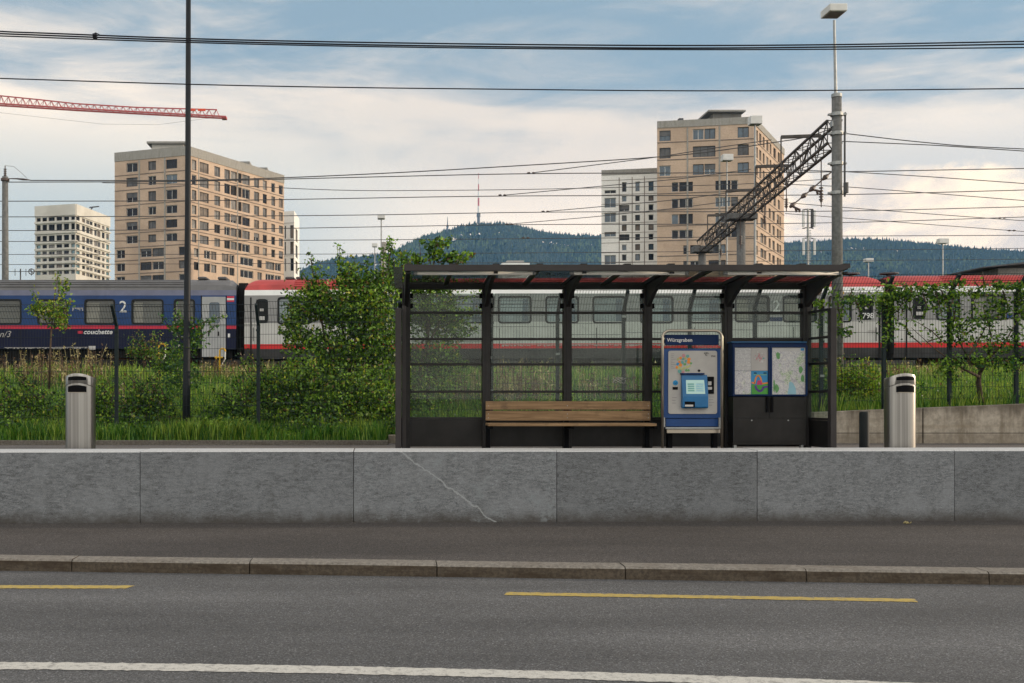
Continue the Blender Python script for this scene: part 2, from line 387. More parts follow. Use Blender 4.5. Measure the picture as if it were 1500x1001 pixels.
mk_pane('pane_dark', (.014, .017, .024), .12, .2); mk_pane('pane_blue', (.045, .085, .125)); mk_pane('pane_teal', (.12, .24, .28), .12)
mk_pane('shutter', (.115, .115, .12), .6, .3); mk_pane('shutter_light', (.22, .21, .20), .6, .3); mk_pane('curtain', (.20, .17, .15), .7, .1); mk_pane('loggia', (.012, .012, .014), .6, .1)
mk_pane('train_pane_dark', (.06, .068, .06), .12, .6); mk_pane('train_pane', (.17, .225, .245), .15, .8); mk_pane('train_blind', (.19, .19, .165), .4)
sm('frame_white', (.50, .50, .49), .5); sm('frame_dark', (.05, .05, .055), .5)

def mk_leaf(name, c, c2, tr=.22):
    t = NT(name); f = t.ramp(t.noise(1.4, 4, .6), .35, .65); col = t.mix(f, c, c2)
    t.t.nodes.remove(t.b); out = t.t.nodes['Material Output']
    d = t.n('ShaderNodeBsdfDiffuse'); t.l(col, d.inputs[0]); l = t.n('ShaderNodeBsdfTranslucent')
    t.l(t.mix(.5, col, (c2[0] * 1.6, c2[1] * 1.5, c2[2] * .6)), l.inputs[0])
    g = t.n('ShaderNodeBsdfGlossy'); g.inputs['Roughness'].default_value = .45
    m1 = t.n('ShaderNodeMixShader'); m1.inputs[0].default_value = tr; t.l(d.outputs[0], m1.inputs[1]); t.l(l.outputs[0], m1.inputs[2])
    m2 = t.n('ShaderNodeMixShader'); m2.inputs[0].default_value = .035; t.l(m1.outputs[0], m2.inputs[1]); t.l(g.outputs[0], m2.inputs[2])
    t.l(m2.outputs[0], out.inputs[0]); MATS[name] = t.m; return t.m
mk_leaf('leaf_mid', (.045, .120, .010), (.090, .190, .014)); mk_leaf('leaf_light', (.130, .270, .018), (.220, .350, .028)); mk_leaf('leaf_dark', (.010, .036, .005), (.022, .060, .008))
mk_leaf('leaf_rust', (.12, .070, .025), (.17, .11, .035)); mk_leaf('leaf_yellow', (.27, .31, .030), (.36, .37, .04)); mk_leaf('leaf_blue', (.022, .085, .026), (.042, .125, .040))
mk_leaf('grass_mid', (.055, .165, .012), (.100, .230, .018)); mk_leaf('grass_light', (.170, .280, .028), (.26, .35, .045)); mk_leaf('grass_deep', (.014, .080, .008), (.034, .125, .012))
mk_leaf('grass_dry', (.30, .26, .11), (.40, .34, .17)); mk_leaf('stalk_brown', (.09, .055, .034), (.16, .10, .06)); mk_leaf('flower_white', (.6, .6, .5), (.7, .7, .6)); mk_leaf('flower_yellow', (.6, .5, .04), (.7, .6, .05))
mk_leaf('forest_a', (.006, .020, .008), (.015, .036, .012), .1); mk_leaf('forest_b', (.050, .085, .018), (.085, .12, .026), .1)
def poster_map():
    t = NT('poster_map'); v = t.n('ShaderNodeTexVoronoi'); v.feature = 'DISTANCE_TO_EDGE'; v.inputs['Scale'].default_value = 26
    mp = t.vec((1, 1, 1)); t.l(mp, v.inputs['Vector'])
    col = t.mix(t.ramp(t.noise(5, 4, .6), .52, .62), (.42, .42, .45), (.30, .40, .25))
    col = t.mix(t.ramp(v.outputs['Distance'], .10, .03, 0, .75), col, (.58, .57, .52))
    col = t.mix(t.ramp(t.noise(55, 4, .7), .56, .66, 0, .75), col, (.13, .12, .15))
    v2 = t.n('ShaderNodeTexVoronoi'); v2.feature = 'DISTANCE_TO_EDGE'; v2.inputs['Scale'].default_value = 9; t.l(mp, v2.inputs['Vector'])
    col = t.mix(t.ramp(v2.outputs['Distance'], .035, .010, 0, .5), col, (.24, .22, .27))
    t.base(col); t.set(rough=.25); MATS['poster_map'] = t.m
    t = NT('poster_lines'); w = t.n('ShaderNodeTexWave'); w.wave_type = 'BANDS'; w.bands_direction = 'Z'; w.inputs['Scale'].default_value = 16
    t.l(t.tc.outputs['Object'], w.inputs['Vector'])
    cc = t.mix(t.ramp(w.outputs['Fac'], .3, .7), (.46, .46, .46), (.28, .28, .29)); cc = t.mix(t.ramp(t.noise(60, 3), .5, .6), cc, (.44, .44, .44))
    t.base(cc); t.set(rough=.25); MATS['poster_lines'] = t.m
poster_map()
for nm, c in (('p_paper', (.45, .445, .44)), ('p_grey', (.36, .35, .34)), ('p_blue', (.02, .20, .42)), ('p_green', (.05, .27, .035)), ('p_orange', (.62, .20, .02)), ('p_magenta', (.45, .02, .12)), ('p_purple', (.08, .03, .22)), ('p_pink', (.42, .20, .22)), ('p_teal', (.10, .28, .26)), ('p_lines', (.20, .20, .205)), ('p_lake', (.22, .40, .48))):
    sm(nm, c, .3, 0, .08)
t = NT('screen'); w = t.n('ShaderNodeTexWave'); w.wave_type = 'BANDS'; w.bands_direction = 'Z'; w.inputs['Scale'].default_value = 34; t.l(t.tc.outputs['Object'], w.inputs['Vector'])
cc = t.mix(t.ramp(w.outputs['Fac'], .4, .6), (.55, .75, .45), (.35, .60, .75)); t.base((.02, .02, .02)); t.l(cc, t.b.inputs['Emission Color']); t.b.inputs['Emission Strength'].default_value = .55; MATS['screen'] = t.m
M = MATS

# ------------------------------------------------------------------ ground, road, kerb, platform
def sstep(a): a = min(1, max(0, a)); return a * a * (3 - 2 * a)
def G(x, y):
    base = 1.07 + .47 * sstep((x - 6.6) / .8) + .010 * max(0, x - 7.6)
    return base + (2.50 - base) * sstep((y - 17.2) / 17.5) + .03 * math.sin(x * .9 + y * .7) * sstep((y - 17.5) / 2)
def GA(x, y):
    s = lambda a: (lambda q: q * q * (3 - 2 * q))(np.clip(a, 0, 1))
    base = 1.07 + .47 * s((x - 6.6) / .8) + .010 * np.maximum(0, x - 7.6)
    return base + (2.50 - base) * s((y - 17.2) / 17.5) + .03 * np.sin(x * .9 + y * .7) * s((y - 17.5) / 2)
def kerb_y(x): return 9.97 - .077 * x
def wall_y(x): return 12.96 + .0224 * x
def strip(name, y0, y1, z0, z1, mats, xs, kind='structure'):
    b = MB()
    for i in range(len(xs) - 1):
        a, c = xs[i], xs[i + 1]
        b.poly([(a, y0(a), z0), (c, y0(c), z0), (c, y1(c), z1), (a, y1(a), z1)])
    return tag(b.build(name, mats), kind=kind)
XS = [-60, -40, -20, -10, -5, 0, 5, 10, 20, 40, 60]
strip('road', lambda x: -14., lambda x: kerb_y(x), 0, 0, M['road_asphalt'], XS)
strip('pavement', lambda x: kerb_y(x) + .25, lambda x: wall_y(x) + .1, .121, .155, M['pavement_asphalt'], XS)
strip('platform', lambda x: wall_y(x) + .45, lambda x: 17.25, .98, .98, M['platform_asphalt'], XS)
b = MB()                                          # road markings: thin painted sheets
def line_y(x, y0, s): return y0 + s * x
def paint_line(name, x0, x1, f, w, mat_):
    b = MB(); n = max(2, int((x1 - x0) / .035)); rr = random.Random(int(abs(x0) * 10))
    top = []; bot = []
    for i in range(n + 1):
        x = x0 + (x1 - x0) * i / n; j = (rr.random() - .5) * .020
        top.append((x + w * .35, f(x) + w + j, .004)); bot.append((x, f(x) + (rr.random() - .5) * .020, .004))
    for i in range(n): b.poly([bot[i], bot[i+1], top[i+1], top[i]])
    return tag(b.build(name, mat_), kind='structure')
paint_line('yellow_road_line', -9.2, X(184, 9.33), lambda x: 9.32 - .010 * (x + 3) , .155, M['yellow_line'])
paint_line('yellow_road_line', X(738, 9.02), X(1345, 8.70), lambda x: 9.11 - .085 * x, .135, M['yellow_line'])
paint_line('white_road_line', -9, 9, lambda x: 6.455 - .0755 * x - .0101 * x * x, .175, M['white_line'])
# kerb stones
kt = thing('kerb', 'weathered stone kerb between the road and the brown pavement', 'kerb', (0, 9.97, 0)); kt['kind'] = 'structure'
edges = [-14.2, -12.2, -10.2, -8.2, -6.4, -5.1, X(104, 10.2), X(366, 10.1), X(640, 9.95), X(916, 9.8), X(1182, 9.65), X(1452, 9.5), 8.0, 10, 12, 14, 16]
for i in range(len(edges) - 1):
    a, c = edges[i] + .005, edges[i + 1] - .005; b = MB()
    ya, yc = kerb_y(a), kerb_y(c); j = random.uniform(-.004, .004)
    f0 = [(a, ya, -.1), (c, yc, -.1), (c, yc + .012, .105 + j), (a, ya + .012, .105 + j)]
    f1 = [(a, ya + .012, .105 + j), (c, yc + .012, .105 + j), (c, yc + .035, .124 + j), (a, ya + .035, .124 + j)]
    f2 = [(a, ya + .035, .124 + j), (c, yc + .035, .124 + j), (c, yc + .25, .126 + j), (a, ya + .25, .126 + j)]
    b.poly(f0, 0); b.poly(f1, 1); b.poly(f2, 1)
    b.poly([(a, ya + .25, .126 + j), (a, ya + .25, -.1), (a, ya, -.1), (a, ya + .012, .105 + j), (a, ya + .035, .124 + j)], 0)
    b.poly([(c, yc, -.1), (c, yc + .25, -.1), (c, yc + .25, .126 + j), (c, yc + .035, .124 + j), (c, yc + .012, .105 + j)], 0)
    b.build('kerb_stone', [M['kerb_face'], M['kerb_top']], kt)
# granite block wall
gw = thing('granite_wall', 'long low wall of grey granite blocks along the pavement', 'wall', (0, 12.96, .1))
joints = [-13.5, -9.0, -6.05, X(207, 12.95), X(518, 12.96), X(816, 12.99), X(1110, 13.05), X(1400, 13.1), X(1400, 13.1) + 2.65, 15.5]
for i in range(len(joints) - 1):
    a, c = joints[i] + .004, joints[i + 1] - .004; b = MB(); ya, yc = wall_y(a) + random.uniform(-.003, .003), wall_y(c) + random.uniform(-.003, .003)
    lo, hi = .0, 1.085 + random.uniform(-.003, .003); e = .014; th = .56
    gi = {2: 0, 3: 1, 4: 2, 5: 3, 6: 4, 7: 5}.get(i, i % 2)
    oa, oc = ya, yc
    ring = [[(a, ya, lo), (c, yc, lo), (c, yc + th, lo), (a, ya + th, lo)], [(a, ya, hi - e), (c, yc, hi - e), (c, yc + th, hi - e), (a, ya + th, hi - e)],
            [(a + e*.4, ya + e, hi), (c - e*.4, yc + e, hi), (c - e*.4, yc + th - e, hi + .004), (a + e*.4, ya + th - e, hi + .004)]]
    for r in range(2):
        for k in range(4):
            k2 = (k + 1) % 4; b.poly([ring[r][k], ring[r][k2], ring[r+1][k2], ring[r+1][k]], 0 if r == 0 else 1)
    b.poly(ring[2], 1)
    o = b.build('granite_block', [M['granite_%d' % gi], M['granite_top']], gw)
    # centre each block's object coordinates on itself, so that stains and the vein sit in its own space
    mid = Vector(((a + c) / 2, 0, 0))
    for v in o.data.vertices: v.co.x -= mid.x
    o.location.x += mid.x
# small litter on the pavement
b = MB(); q = P(1328, 768, 12.9); rr = random.Random(3)
for k in range(4):
    p = (q.x + rr.uniform(-.06, .06), 12.80 + rr.uniform(-.05, .05)); s_ = rr.uniform(.02, .045)
    b.poly([(p[0] - s_, p[1], .155), (p[0], p[1] - s_ * .6, .175), (p[0] + s_, p[1] + .01, .160), (p[0] + .01, p[1] + s_, .185)])
tag(b.build('dry_leaf', M['grass_dry']), 'curled dry brown leaf lying on the pavement at the foot of the granite wall', 'leaf')
# edging kerb and planted ground behind the platform
tag((lambda b: (b.box(-14, .10, 16.5, 16.64, .90, 1.055), b.build('platform_edging', M['edging'], bevel=.01))[1])(MB()), kind='structure')
b = MB(); xs = [-45 + i * 1.5 for i in range(61)]; ys = [16.6, 17.0, 17.3, 17.7, 18.5, 19.5, 21, 23, 25, 27, 29, 31, 33, 35, 37, 38]
xs = sorted(set(xs + [6.6, 6.8, 7.0, 7.2, 7.4, .1]))
for j in range(len(ys) - 1):
    for i in range(len(xs) - 1):
        a, c, y0, y1 = xs[i], xs[i+1], ys[j], ys[j+1]
        if a >= .1 and y0 < 17.28: continue
        b.poly([(a, y0, G(a, y0) - .02), (c, y0, G(c, y0) - .02), (c, y1, G(c, y1) - .02), (a, y1, G(a, y1) - .02)])
for i in range(len(xs) - 1):
    a, c = xs[i], xs[i+1]; yq = 16.6 if a < .1 else 17.3
    b.poly([(a, yq, .5), (c, yq, .5), (c, yq, G(c, yq) - .02), (a, yq, G(a, yq) - .02)])
tag(b.build('embankment', M['soil'], smooth=True), kind='structure')
b = MB(); b.box(-90, 90, 38, 78, 2.0, 2.48); tag(b.build('track_bed', M['ballast']), kind='structure')
b = MB(); b.box(-90, 90, 45.2, 48.5, 2.4, 3.62); tag(b.build('sky_screen', M['mast_concrete']), kind='structure')  # added block, keeps bright sky from showing through under the carriages
b = MB(); b.poly([(-3500, 78, 2.2), (3500, 78, 2.2), (3500, 3300, 2.2), (-3500, 3300, 2.2)])
b.poly([(-3500, -400, -.25), (3500, -400, -.25), (3500, 16, -.25), (-3500, 16, -.25)]); tag(b.build('ground', M['soil']), kind='structure')
for yy in (39.77, 41.21):
    b = MB(); b.box(-90, 90, yy - .035, yy + .035, 2.5, 2.62); tag(b.build('rail', M['rust']), kind='structure')
# retaining wall on the right
rw = thing('retaining_wall', 'stained low concrete retaining wall under the overgrown fence', 'wall', (X(1225, 17.1), 17.1, .9))
def rtop(x): return 1.527 + .040 * (x - X(1225, 17.1))
segs = [.096, X(1192, 17.1), X(1352, 17.1), X(1352, 17.1) + 2.6, X(1352, 17.1) + 5.2, 24]
for i in range(len(segs) - 1):
    a, c = segs[i] + .008, segs[i+1] - .008; b = MB()
    za, zc = (1.12, 1.12) if i == 0 else (rtop(a), rtop(c)); pr = 0 if i != 2 else -.01
    y0, y1 = 17.1 + pr, 17.36
    pts = [(a, .8), (c, .8), (c, zc), (a, za)]; b.prism(pts, y0, y1)
    b.build('wall_section', M['retaining_concrete'], rw, bevel=.012)

# ------------------------------------------------------------------ litter bins, bollard
def bin_(px, label, rot):
    d = 14.25; x = X(px, d); t = thing('litter_bin', label, 'bin', (x, d, .98), 'steel litter bins on the platform')
    t.rotation_euler = (0, 0, rot); W, D, n = .208, .155, 48
    def ring(z, k=1.0, slope=0):
        pts = []
        for i in range(n):
            a = 2 * math.pi * i / n; cx, sx = math.cos(a), math.sin(a)
            px_ = W * k * math.copysign(abs(cx) ** .90, cx); py_ = D * k * math.copysign(abs(sx) ** .80, sx)
            pts.append((x + px_, d + py_, .98 + z - slope * (py_ + D) - (.045 * (abs(px_) / W) ** 2 if slope else 0)))
        return pts
    def loft(name, rings, mat_, cap=True):
        b = MB(); b.v = [p for r in rings for p in r]
        for r in range(len(rings) - 1):
            for i in range(n):
                j = (i + 1) % n; b.f.append((r*n+i, r*n+j, (r+1)*n+j, (r+1)*n+i)); b.m.append(0)
        if cap: b.f.append(tuple((len(rings)-1) * n + i for i in range(n))); b.m.append(0)
        o = b.build(name, mat_, t, smooth=True); e = o.modifiers.new('edge', 'EDGE_SPLIT'); e.split_angle = R(35); return o
    loft('plinth', [ring(0, .93), ring(.03, .93)], M['black'])
    loft('body', [ring(.03), ring(.06), ring(.55), ring(1.00, 1, .16), ring(1.003, .985, .16)], M['brushed_steel'])
    loft('cap', [ring(1.006, .985, .16), ring(1.010, 1, .16), ring(1.125, 1, .16), ring(1.140, .985, .16)], M['brushed_steel'])
    def slot(name, z0, z1, arch, hw):
        b = MB(); m = 14; lo = []; hi = []
        for i in range(m + 1):
            px_ = -hw + 2 * hw * i / m; c_ = abs(px_) / W; ang = c_ ** (1 / .90)
            py_ = -D * (math.sqrt(max(0, 1 - ang * ang)) ** .80) - .004
            lo.append((x + px_, d + py_, .98 + z0)); hi.append((x + px_, d + py_, .98 + z1 - arch * (px_ / hw) ** 2))
        for i in range(m): b.poly([lo[i], lo[i+1], hi[i+1], hi[i]])
        o = b.build(name, M['black'], t); return o
    slot('ash_slot', 1.040, 1.098, .014, .132); slot('opening', .872, .972, .020, .134)
    b = MB(); b.box(x - .131, x + .131, d - D - .012, d - D + .01, .98 + .866, .98 + .872); b.build('lip', M['steel_tube'], t)
    return t
bin_(118, 'round topped brushed steel litter bin standing alone left of the shelter', R(-3))
bin_(1318, 'round topped brushed steel litter bin right of the shelter beside the dark bollard', R(4))
t = thing('bollard', 'short dark grey bollard between the shelter and the right litter bin', 'bollard', (X(1266, 15.2), 15.2, .98)); x = X(1266, 15.2); zt = Z(603, 15.2)
b = MB(); b.tube([(x, 15.2, .98), (x, 15.2, zt - .03), (x, 15.2, zt - .008), (x, 15.2, zt)], [.072, .072, .066, .05], 20); o = b.build('post', M['bollard_paint'], t, smooth=True)
o.modifiers.new('e', 'EDGE_SPLIT').split_angle = R(40)
b = MB(); b.tube([(x, 15.2, .97), (x, 15.2, .995)], .10, 20); b.build('base_ring', M['rubber'], t)

# ------------------------------------------------------------------ shelter
D0 = 14.9; DF = 13.55; PZ = .98
sh = thing('bus_shelter', 'dark metal and glass shelter with a flat canopy on the platform', 'shelter', (X(890, D0), D0, PZ))
posts = [X(p, D0) for p in (595, 712, 830.5, 948, 1065, 1180)]
zr = [Z(y, D0) for y in (458.5, 497, 534, 574, 613)]; zbeam = Z(424, D0)
for i, x in enumerate(posts):
    b = MB(); w = .060; b.box(x - w, x + w, D0 - .07, D0 + .07, PZ, zbeam - .003)
    b.box(x - w * .35, x + w * .35, D0 - .080, D0 - .071, PZ + .02, zbeam - .03); b.build('post', M['dark_paint'], sh, bevel=.004)
    for zc in (Z(433.5, D0), Z(448.5, D0)):
        b = MB(); b.box(x - .10, x + .10, D0 - .035, D0 + .035, zc - .035, zc + .035); b.tube([(x - .085, D0 - .05, zc), (x - .085, D0 - .03, zc)], .012, 8, 0); b.build('glass_clamp', M['black'], sh)
    # curved canopy bracket
    pts = []
    for k in range(9):
        s_ = k / 8; yy = D0 - .07 - (D0 - .07 - DF - .06) * s_; pts.append((yy, 3.12 + (3.475 - 3.12) * (1 - (1 - s_) ** 2.1)))
    b = MB(); up = [(yy, 3.50 - .045 * (yy - DF) / 1.3) for yy, _ in reversed(pts)]
    poly = pts + up; n = len(poly); base = len(b.v); hw = .028
    b.v += [(x - hw, yy, zz) for yy, zz in poly] + [(x + hw, yy, zz) for yy, zz in poly]
    b.f += [tuple(range(n)), tuple(n + k for k in reversed(range(n)))]; b.m += [0, 0]
    for k in range(n): j = (k + 1) % n; b.f.append((k, n + k, n + j, j)); b.m.append(0)
    b.build('canopy_bracket', M['dark_paint'], sh)
b = MB(); b.box(posts[0] - .06, posts[-1] + .06, D0 - .06, D0 + .06, zbeam, Z(419, D0)); b.build('back_beam', M['dark_paint'], sh)
fx0, fx1 = X(592, DF), X(1246, DF); ft, fb = Z(387.8, DF), Z(397, DF)
b = MB(); b.prism([(fx0, fb), (fx1 - .12, fb), (fx1, fb + .045), (fx1, ft), (fx0, ft)], DF, DF + .05); b.build('fascia', M['profile_grey'], sh, bevel=.004)
for k in range(11):
    x = posts[0] + (posts[-1] - posts[0]) * k / 10
    b = MB(); b.beam((x, DF + .052, ft - .035), (x, D0 + .28, 3.475), .055, .05); b.box(x - .045, x + .045, DF + .02, DF + .16, ft + .001, ft + .018); b.build('rafter', M['dark_paint'], sh)
for k in range(10):
    a = posts[0] + (posts[-1] - posts[0]) * k / 10 + .03; c = posts[0] + (posts[-1] - posts[0]) * (k + 1) / 10 - .03
    b = MB(); y0, y1 = DF + .055, D0 + .25
    for dz in (0, .012): b.poly([(a, y0, ft - .012 + dz), (c, y0, ft - .012 + dz), (c, y1, 3.500 + dz), (a, y1, 3.500 + dz)])
    b.build('roof_pane', M['roof_glass'], sh)
b = MB(); b.box(posts[0] - .1, posts[-1] + .1, D0 + .252, D0 + .34, 3.43, 3.53); b.build('gutter', M['dark_paint'], sh)
for a, c in ((611, 780), (840, 1003), (1065, 1228)):
    x0, x1, yy, zz = X(a, 13.66), X(c, 13.66), 13.66, Z(400.6, 13.66)
    b = MB(); b.tube([(x0, yy, zz), (x1, yy, zz)], .024, 12, 0)
    b.tube([(x0 - .05, yy, zz), (x0, yy, zz)], .026, 12, 1); b.tube([(x1, yy, zz), (x1 + .05, yy, zz)], .026, 12, 1)
    b.box(x0 + .04, x0 + .07, yy - .012, yy + .012, zz + .02, zz + .07, 1); b.box(x1 - .07, x1 - .04, yy - .012, yy + .012, zz + .02, zz + .07, 1)
    b.build('lamp_tube', [M['tube_white'], M['galvanised']], sh, smooth=True)
for i in range(5):
    a, c = posts[i] + .062, posts[i+1] - .062
    last = 2 if i == 4 else 5
    for k in range(last):
        b = MB(); b.box(a, c, D0 - .028, D0 + .028, zr[k] - .018, zr[k] + .018); b.build('rail', M['dark_paint'], sh)
    tops = [Z(430, D0)] + zr
    for k in range(last):
        b = MB(); z1 = tops[k] - (.02 if k else 0); z0 = tops[k+1] + .019
        b.box(a + .012, c - .012, D0 - .005, D0 + .005, z0, z1); b.build('glass_pane', M['dirty_glass'] if (i == 0 and k) else M['shelter_glass'], sh)
    b = MB(); b.box(a, c, D0 - .022, D0 + .022, PZ + .06, zr[4] - .019 if i != 4 else zr[1] - .02); b.build('kick_panel', M['dark_panel'], sh)
for side, (xb, xf, yf) in enumerate(((posts[0] - .03, X(583.5, 14.25), 14.25), (posts[-1] + .03, X(1219, 14.2), 14.2))):
    sg = 1 if side else -1; b = MB(); b.box(xf - .042, xf + .042, yf - .05, yf + .05, PZ, Z(452, yf)); b.build('end_post', M['profile_grey'], sh, bevel=.004)
    if not side:
        b = MB(); x2 = X(592, 14.4); b.box(x2 - .03, x2 + .028, 14.40, 14.47, PZ, Z(448, 14.4)); b.build('end_post', M['profile_grey'], sh, bevel=.004)
    for z in zr:
        b = MB(); b.beam((xb, D0 - .075, z), (xf, yf + .05, z), .035, .035); b.build('rail', M['dark_paint'], sh)
    b = MB(); b.beam((xb, D0 - .075, (PZ + .05 + zr[4]) / 2), (xf, yf + .05, (PZ + .05 + zr[4]) / 2), .03, zr[4] - PZ - .09); b.build('kick_panel', M['dark_panel'], sh)
    for k in range(4):
        b = MB(); zm = (zr[k] + zr[k+1]) / 2; b.beam((xb, D0 - .075, zm), (xf, yf + .05, zm), .008, zr[k] - zr[k+1] - .037); b.build('glass_pane', M['shelter_glass'] if side else M['dirty_glass'], sh)
b = MB(); xx = X(577, 13.9); b.box(xx, xx + .012, 13.72, 14.5, Z(418, 13.9), Z(386, 13.9)); b.box(xx + .013, X(591, 13.9), 14.30, 14.31, Z(418, 13.9), Z(386, 13.9)); b.build('side_screen', M['green_glass'], sh)
# scratched graffiti on the fourth pane
b = MB(); rr = random.Random(5); q = []
cx0, cz0 = X(907, D0), Z(558, D0)
for k in range(5):
    pts = [(cx0 + rr.uniform(-.10, .10), D0 - .0075, cz0 + rr.uniform(-.05, .05)) for _ in range(4)]; b.tube(pts, .0035, 4)
b.build('scratched_scrawl', M['p_grey'], sh)

# bench
bn = thing('bench', 'brown wooden plank bench inside the shelter', 'bench', (X(833, 14.4), 14.4, PZ))
x0, x1 = X(711.5, 14.5), X(953, 14.5)
for y0, y1, nm in ((588, 600.3, 'backrest_plank'), (602, 616.5, 'backrest_plank')):
    b = MB(); b.box(x0, x1, 14.50, 14.535, Z(y1, 14.5), Z(y0, 14.5)); b.build(nm, M['bench_wood'], bn, bevel=.006)
for k in range(3):
    b = MB(); b.box(X(715, 14.1), X(961, 14.1), 14.06 + k * .14, 14.06 + k * .14 + .125, Z(624.5, 14.1), Z(620.5, 14.1)); b.build('seat_plank', M['bench_wood'], bn, bevel=.005)
for px in (716, 832, 951):
    x = X(px, 14.45); b = MB(); b.box(x - .03, x + .03, 14.545, 14.59, PZ, 1.72); b.box(x - .022, x + .022, 14.10, 14.544, 1.33, 1.374); b.box(x - .05, x + .05, 14.44, 14.62, PZ, PZ + .012)
    b.build('support', M['black'], bn)
    for z in (1.655, 1.535, 1.48):
        b = MB(); b.tube([(x, 14.497, z), (x, 14.503, z)], .007, 8); b.build('bolt', M['galvanised'], bn)

# ticket machine
tm = thing('ticket_machine', 'blue and grey ticket machine inside a bent steel tube hoop in the shelter', 'ticket machine', (X(1014, 14.3), 14.3, PZ)); d = 14.3
def PX(p, dd=14.3): return X(p, dd)
def PZZ(y, dd=14.3): return Z(y, dd)
def panel(name, px0, px1, py0, py1, d, th, mat_, parent, r=None, bevel=0):
    b = MB(); x0, x1, z0, z1 = X(px0, d), X(px1, d), Z(py1, d), Z(py0, d)
    if r: b.prism(rrect(x0, x1, z0, z1, r), d, d + th)
    else: b.box(x0, x1, d, d + th, z0, z1)
    return b.build(name, mat_, parent, bevel=bevel)
xa, xb_, zt, r = X(970.5, 14.2), X(1057.5, 14.2), Z(484.5, 14.2), .10; pts = [(xa, 14.2, PZ)]
for k in range(7): a = R(180 - 15 * k); pts.append((xa + r + r * math.cos(a), 14.2, zt - r + r * math.sin(a)))
for k in range(7): a = R(90 - 15 * k); pts.append((xb_ - r + r * math.cos(a), 14.2, zt - r + r * math.sin(a)))
pts.append((xb_, 14.2, PZ)); b = MB(); b.tube(pts, .019, 12); b.build('hoop', M['steel_tube'], tm, smooth=True)
panel('cabinet_body', 972, 1055.5, 511, 613, d, .14, M['machine_blue'], tm, bevel=.006)
panel('lower_body', 975.5, 1055.5, 613.6, 625, d + .01, .12, M['machine_blue'], tm, bevel=.004)
panel('header_sign', 975, 1053, 490.5, 505.5, d + .02, .10, M['board_blue'], tm, bevel=.004)
for px in (973.5, 1054.5):
    for y in (495, 503): panel('sign_clamp', px - 1.5, px + 1.5, y, y + 2.5, d + .04, .03, M['galvanised'], tm)
text('Würzgraben', .072, M['text_white'], tm, (X(977.5, d), d + .018, Z(500.6, d)), 'stop_name', bold=.0012)
panel('front_plate', 979, 1050.5, 514, 606.5, d - .012, .011, M['machine_grey'], tm, r=.03)
panel('bumper_bar', 975, 1056.5, 626, 629, d - .04, .05, M['galvanised'], tm, bevel=.006); panel('toe_plate', 977, 1055, 629.3, 634.5, d, .03, M['steel_tube'], tm)
for px in (982, 1048): panel('foot', px - 3, px + 3, 635, 664, d + .1, .12, M['black'], tm)
for px in (972.5, 1055): panel('hinge', px - 2, px + 2, 612, 626, d - .03, .029, M['galvanised'], tm, bevel=.003)
# terminal: sloping screen housing
hd = thing('terminal', None, None); C.objects.unlink(hd); bpy.data.objects.remove(hd)
x0, x1 = X(997, d), X(1034.5, d); yF = d - .012; zs = [Z(y, d) for y in (549.5, 581, 583, 598)]
prof = [(yF, zs[0]), (yF - .03, zs[0]), (yF - .085, zs[1]), (yF - .085, zs[3] + .02), (yF - .07, zs[3]), (yF, zs[3])]
b = MB(); n = len(prof); b.v = [(x0, y, z) for y, z in prof] + [(x1, y, z) for y, z in prof]
b.f = [tuple(range(n)), tuple(n + k for k in reversed(range(n)))]; b.m = [0, 0]
for k in range(n): j = (k + 1) % n; b.f.append((k, n + k, n + j, j)); b.m.append(0)
term = b.build('terminal', M['machine_light_blue'], tm, bevel=.006)
def onslope(px, py, off):
    z = Z(py, d); s_ = (zs[0] - z) / (zs[0] - zs[1]); return (X(px, d), yF - .03 - .055 * s_ - off, z)
b = MB(); b.poly([onslope(1002.5, 577.2, .003), onslope(1030, 577.2, .003), onslope(1029.5, 557, .003), onslope(1003, 557, .003)]); b.build('screen', M['screen'], term)
b = MB()
for y0 in (562, 565.2, 568.4, 571.6):
    b.poly([onslope(1005, y0 + 2, .005), onslope(1014.5, y0 + 2, .005), onslope(1014.5, y0, .005), onslope(1005, y0, .005)], 0)
    b.poly([onslope(1017, y0 + 2, .005), onslope(1028, y0 + 2, .005), onslope(1028, y0, .005), onslope(1017, y0, .005)], 1)
tag(b.build('screen_field', [M['z_green'] if 'z_green' in M else M['p_teal'], M['p_lake']], term), kind='stuff')
panel('ticket_slot', 1003, 1018, 588.5, 597, yF - .088, .003, M['black'], term); panel('slot_flap', 1003.5, 1015.5, 593, 595.8, yF - .093, .004, M['p_paper'], term)
panel('hood', 998, 1032, 546.6, 549, yF - .05, .05, M['board_blue'], tm)
panel('card_reader', 1036, 1046, 552, 577, yF - .02, .019, M['black'], tm, bevel=.002)
for a, c, y0, y1 in ((1037.2, 1042.2, 559, 564.5), (1036.8, 1043, 567, 571)): panel('key_pad', a, c, y0, y1, yF - .024, .004, M['p_grey'], tm)
b = MB(); b.tube([(X(989, d), yF - .006, Z(561, d)), (X(989, d), yF - .001, Z(561, d))], .037, 20); b.build('round_sticker', M['sticker_blue'], tm)
b = MB(); cx_, cz_ = X(989, d), Z(561, d); b.tube([(cx_ - .018, yF - .009, cz_ + .004), (cx_, yF - .009, cz_ - .012), (cx_ + .018, yF - .009, cz_ + .006)], .004, 5); b.build('sticker_mark', M['machine_blue'], tm)
panel('coin_slot', 985.4, 993, 567, 571, yF - .006, .005, M['black'], tm)
b = MB(); cx_, cz_ = X(1023.5, d), Z(543.3, d); b.prism([(cx_ - .024, cz_), (cx_, cz_ - .022), (cx_ + .024, cz_), (cx_, cz_ + .022)], yF - .004, yF - .001); b.build('diamond_mark', M['black'], tm)
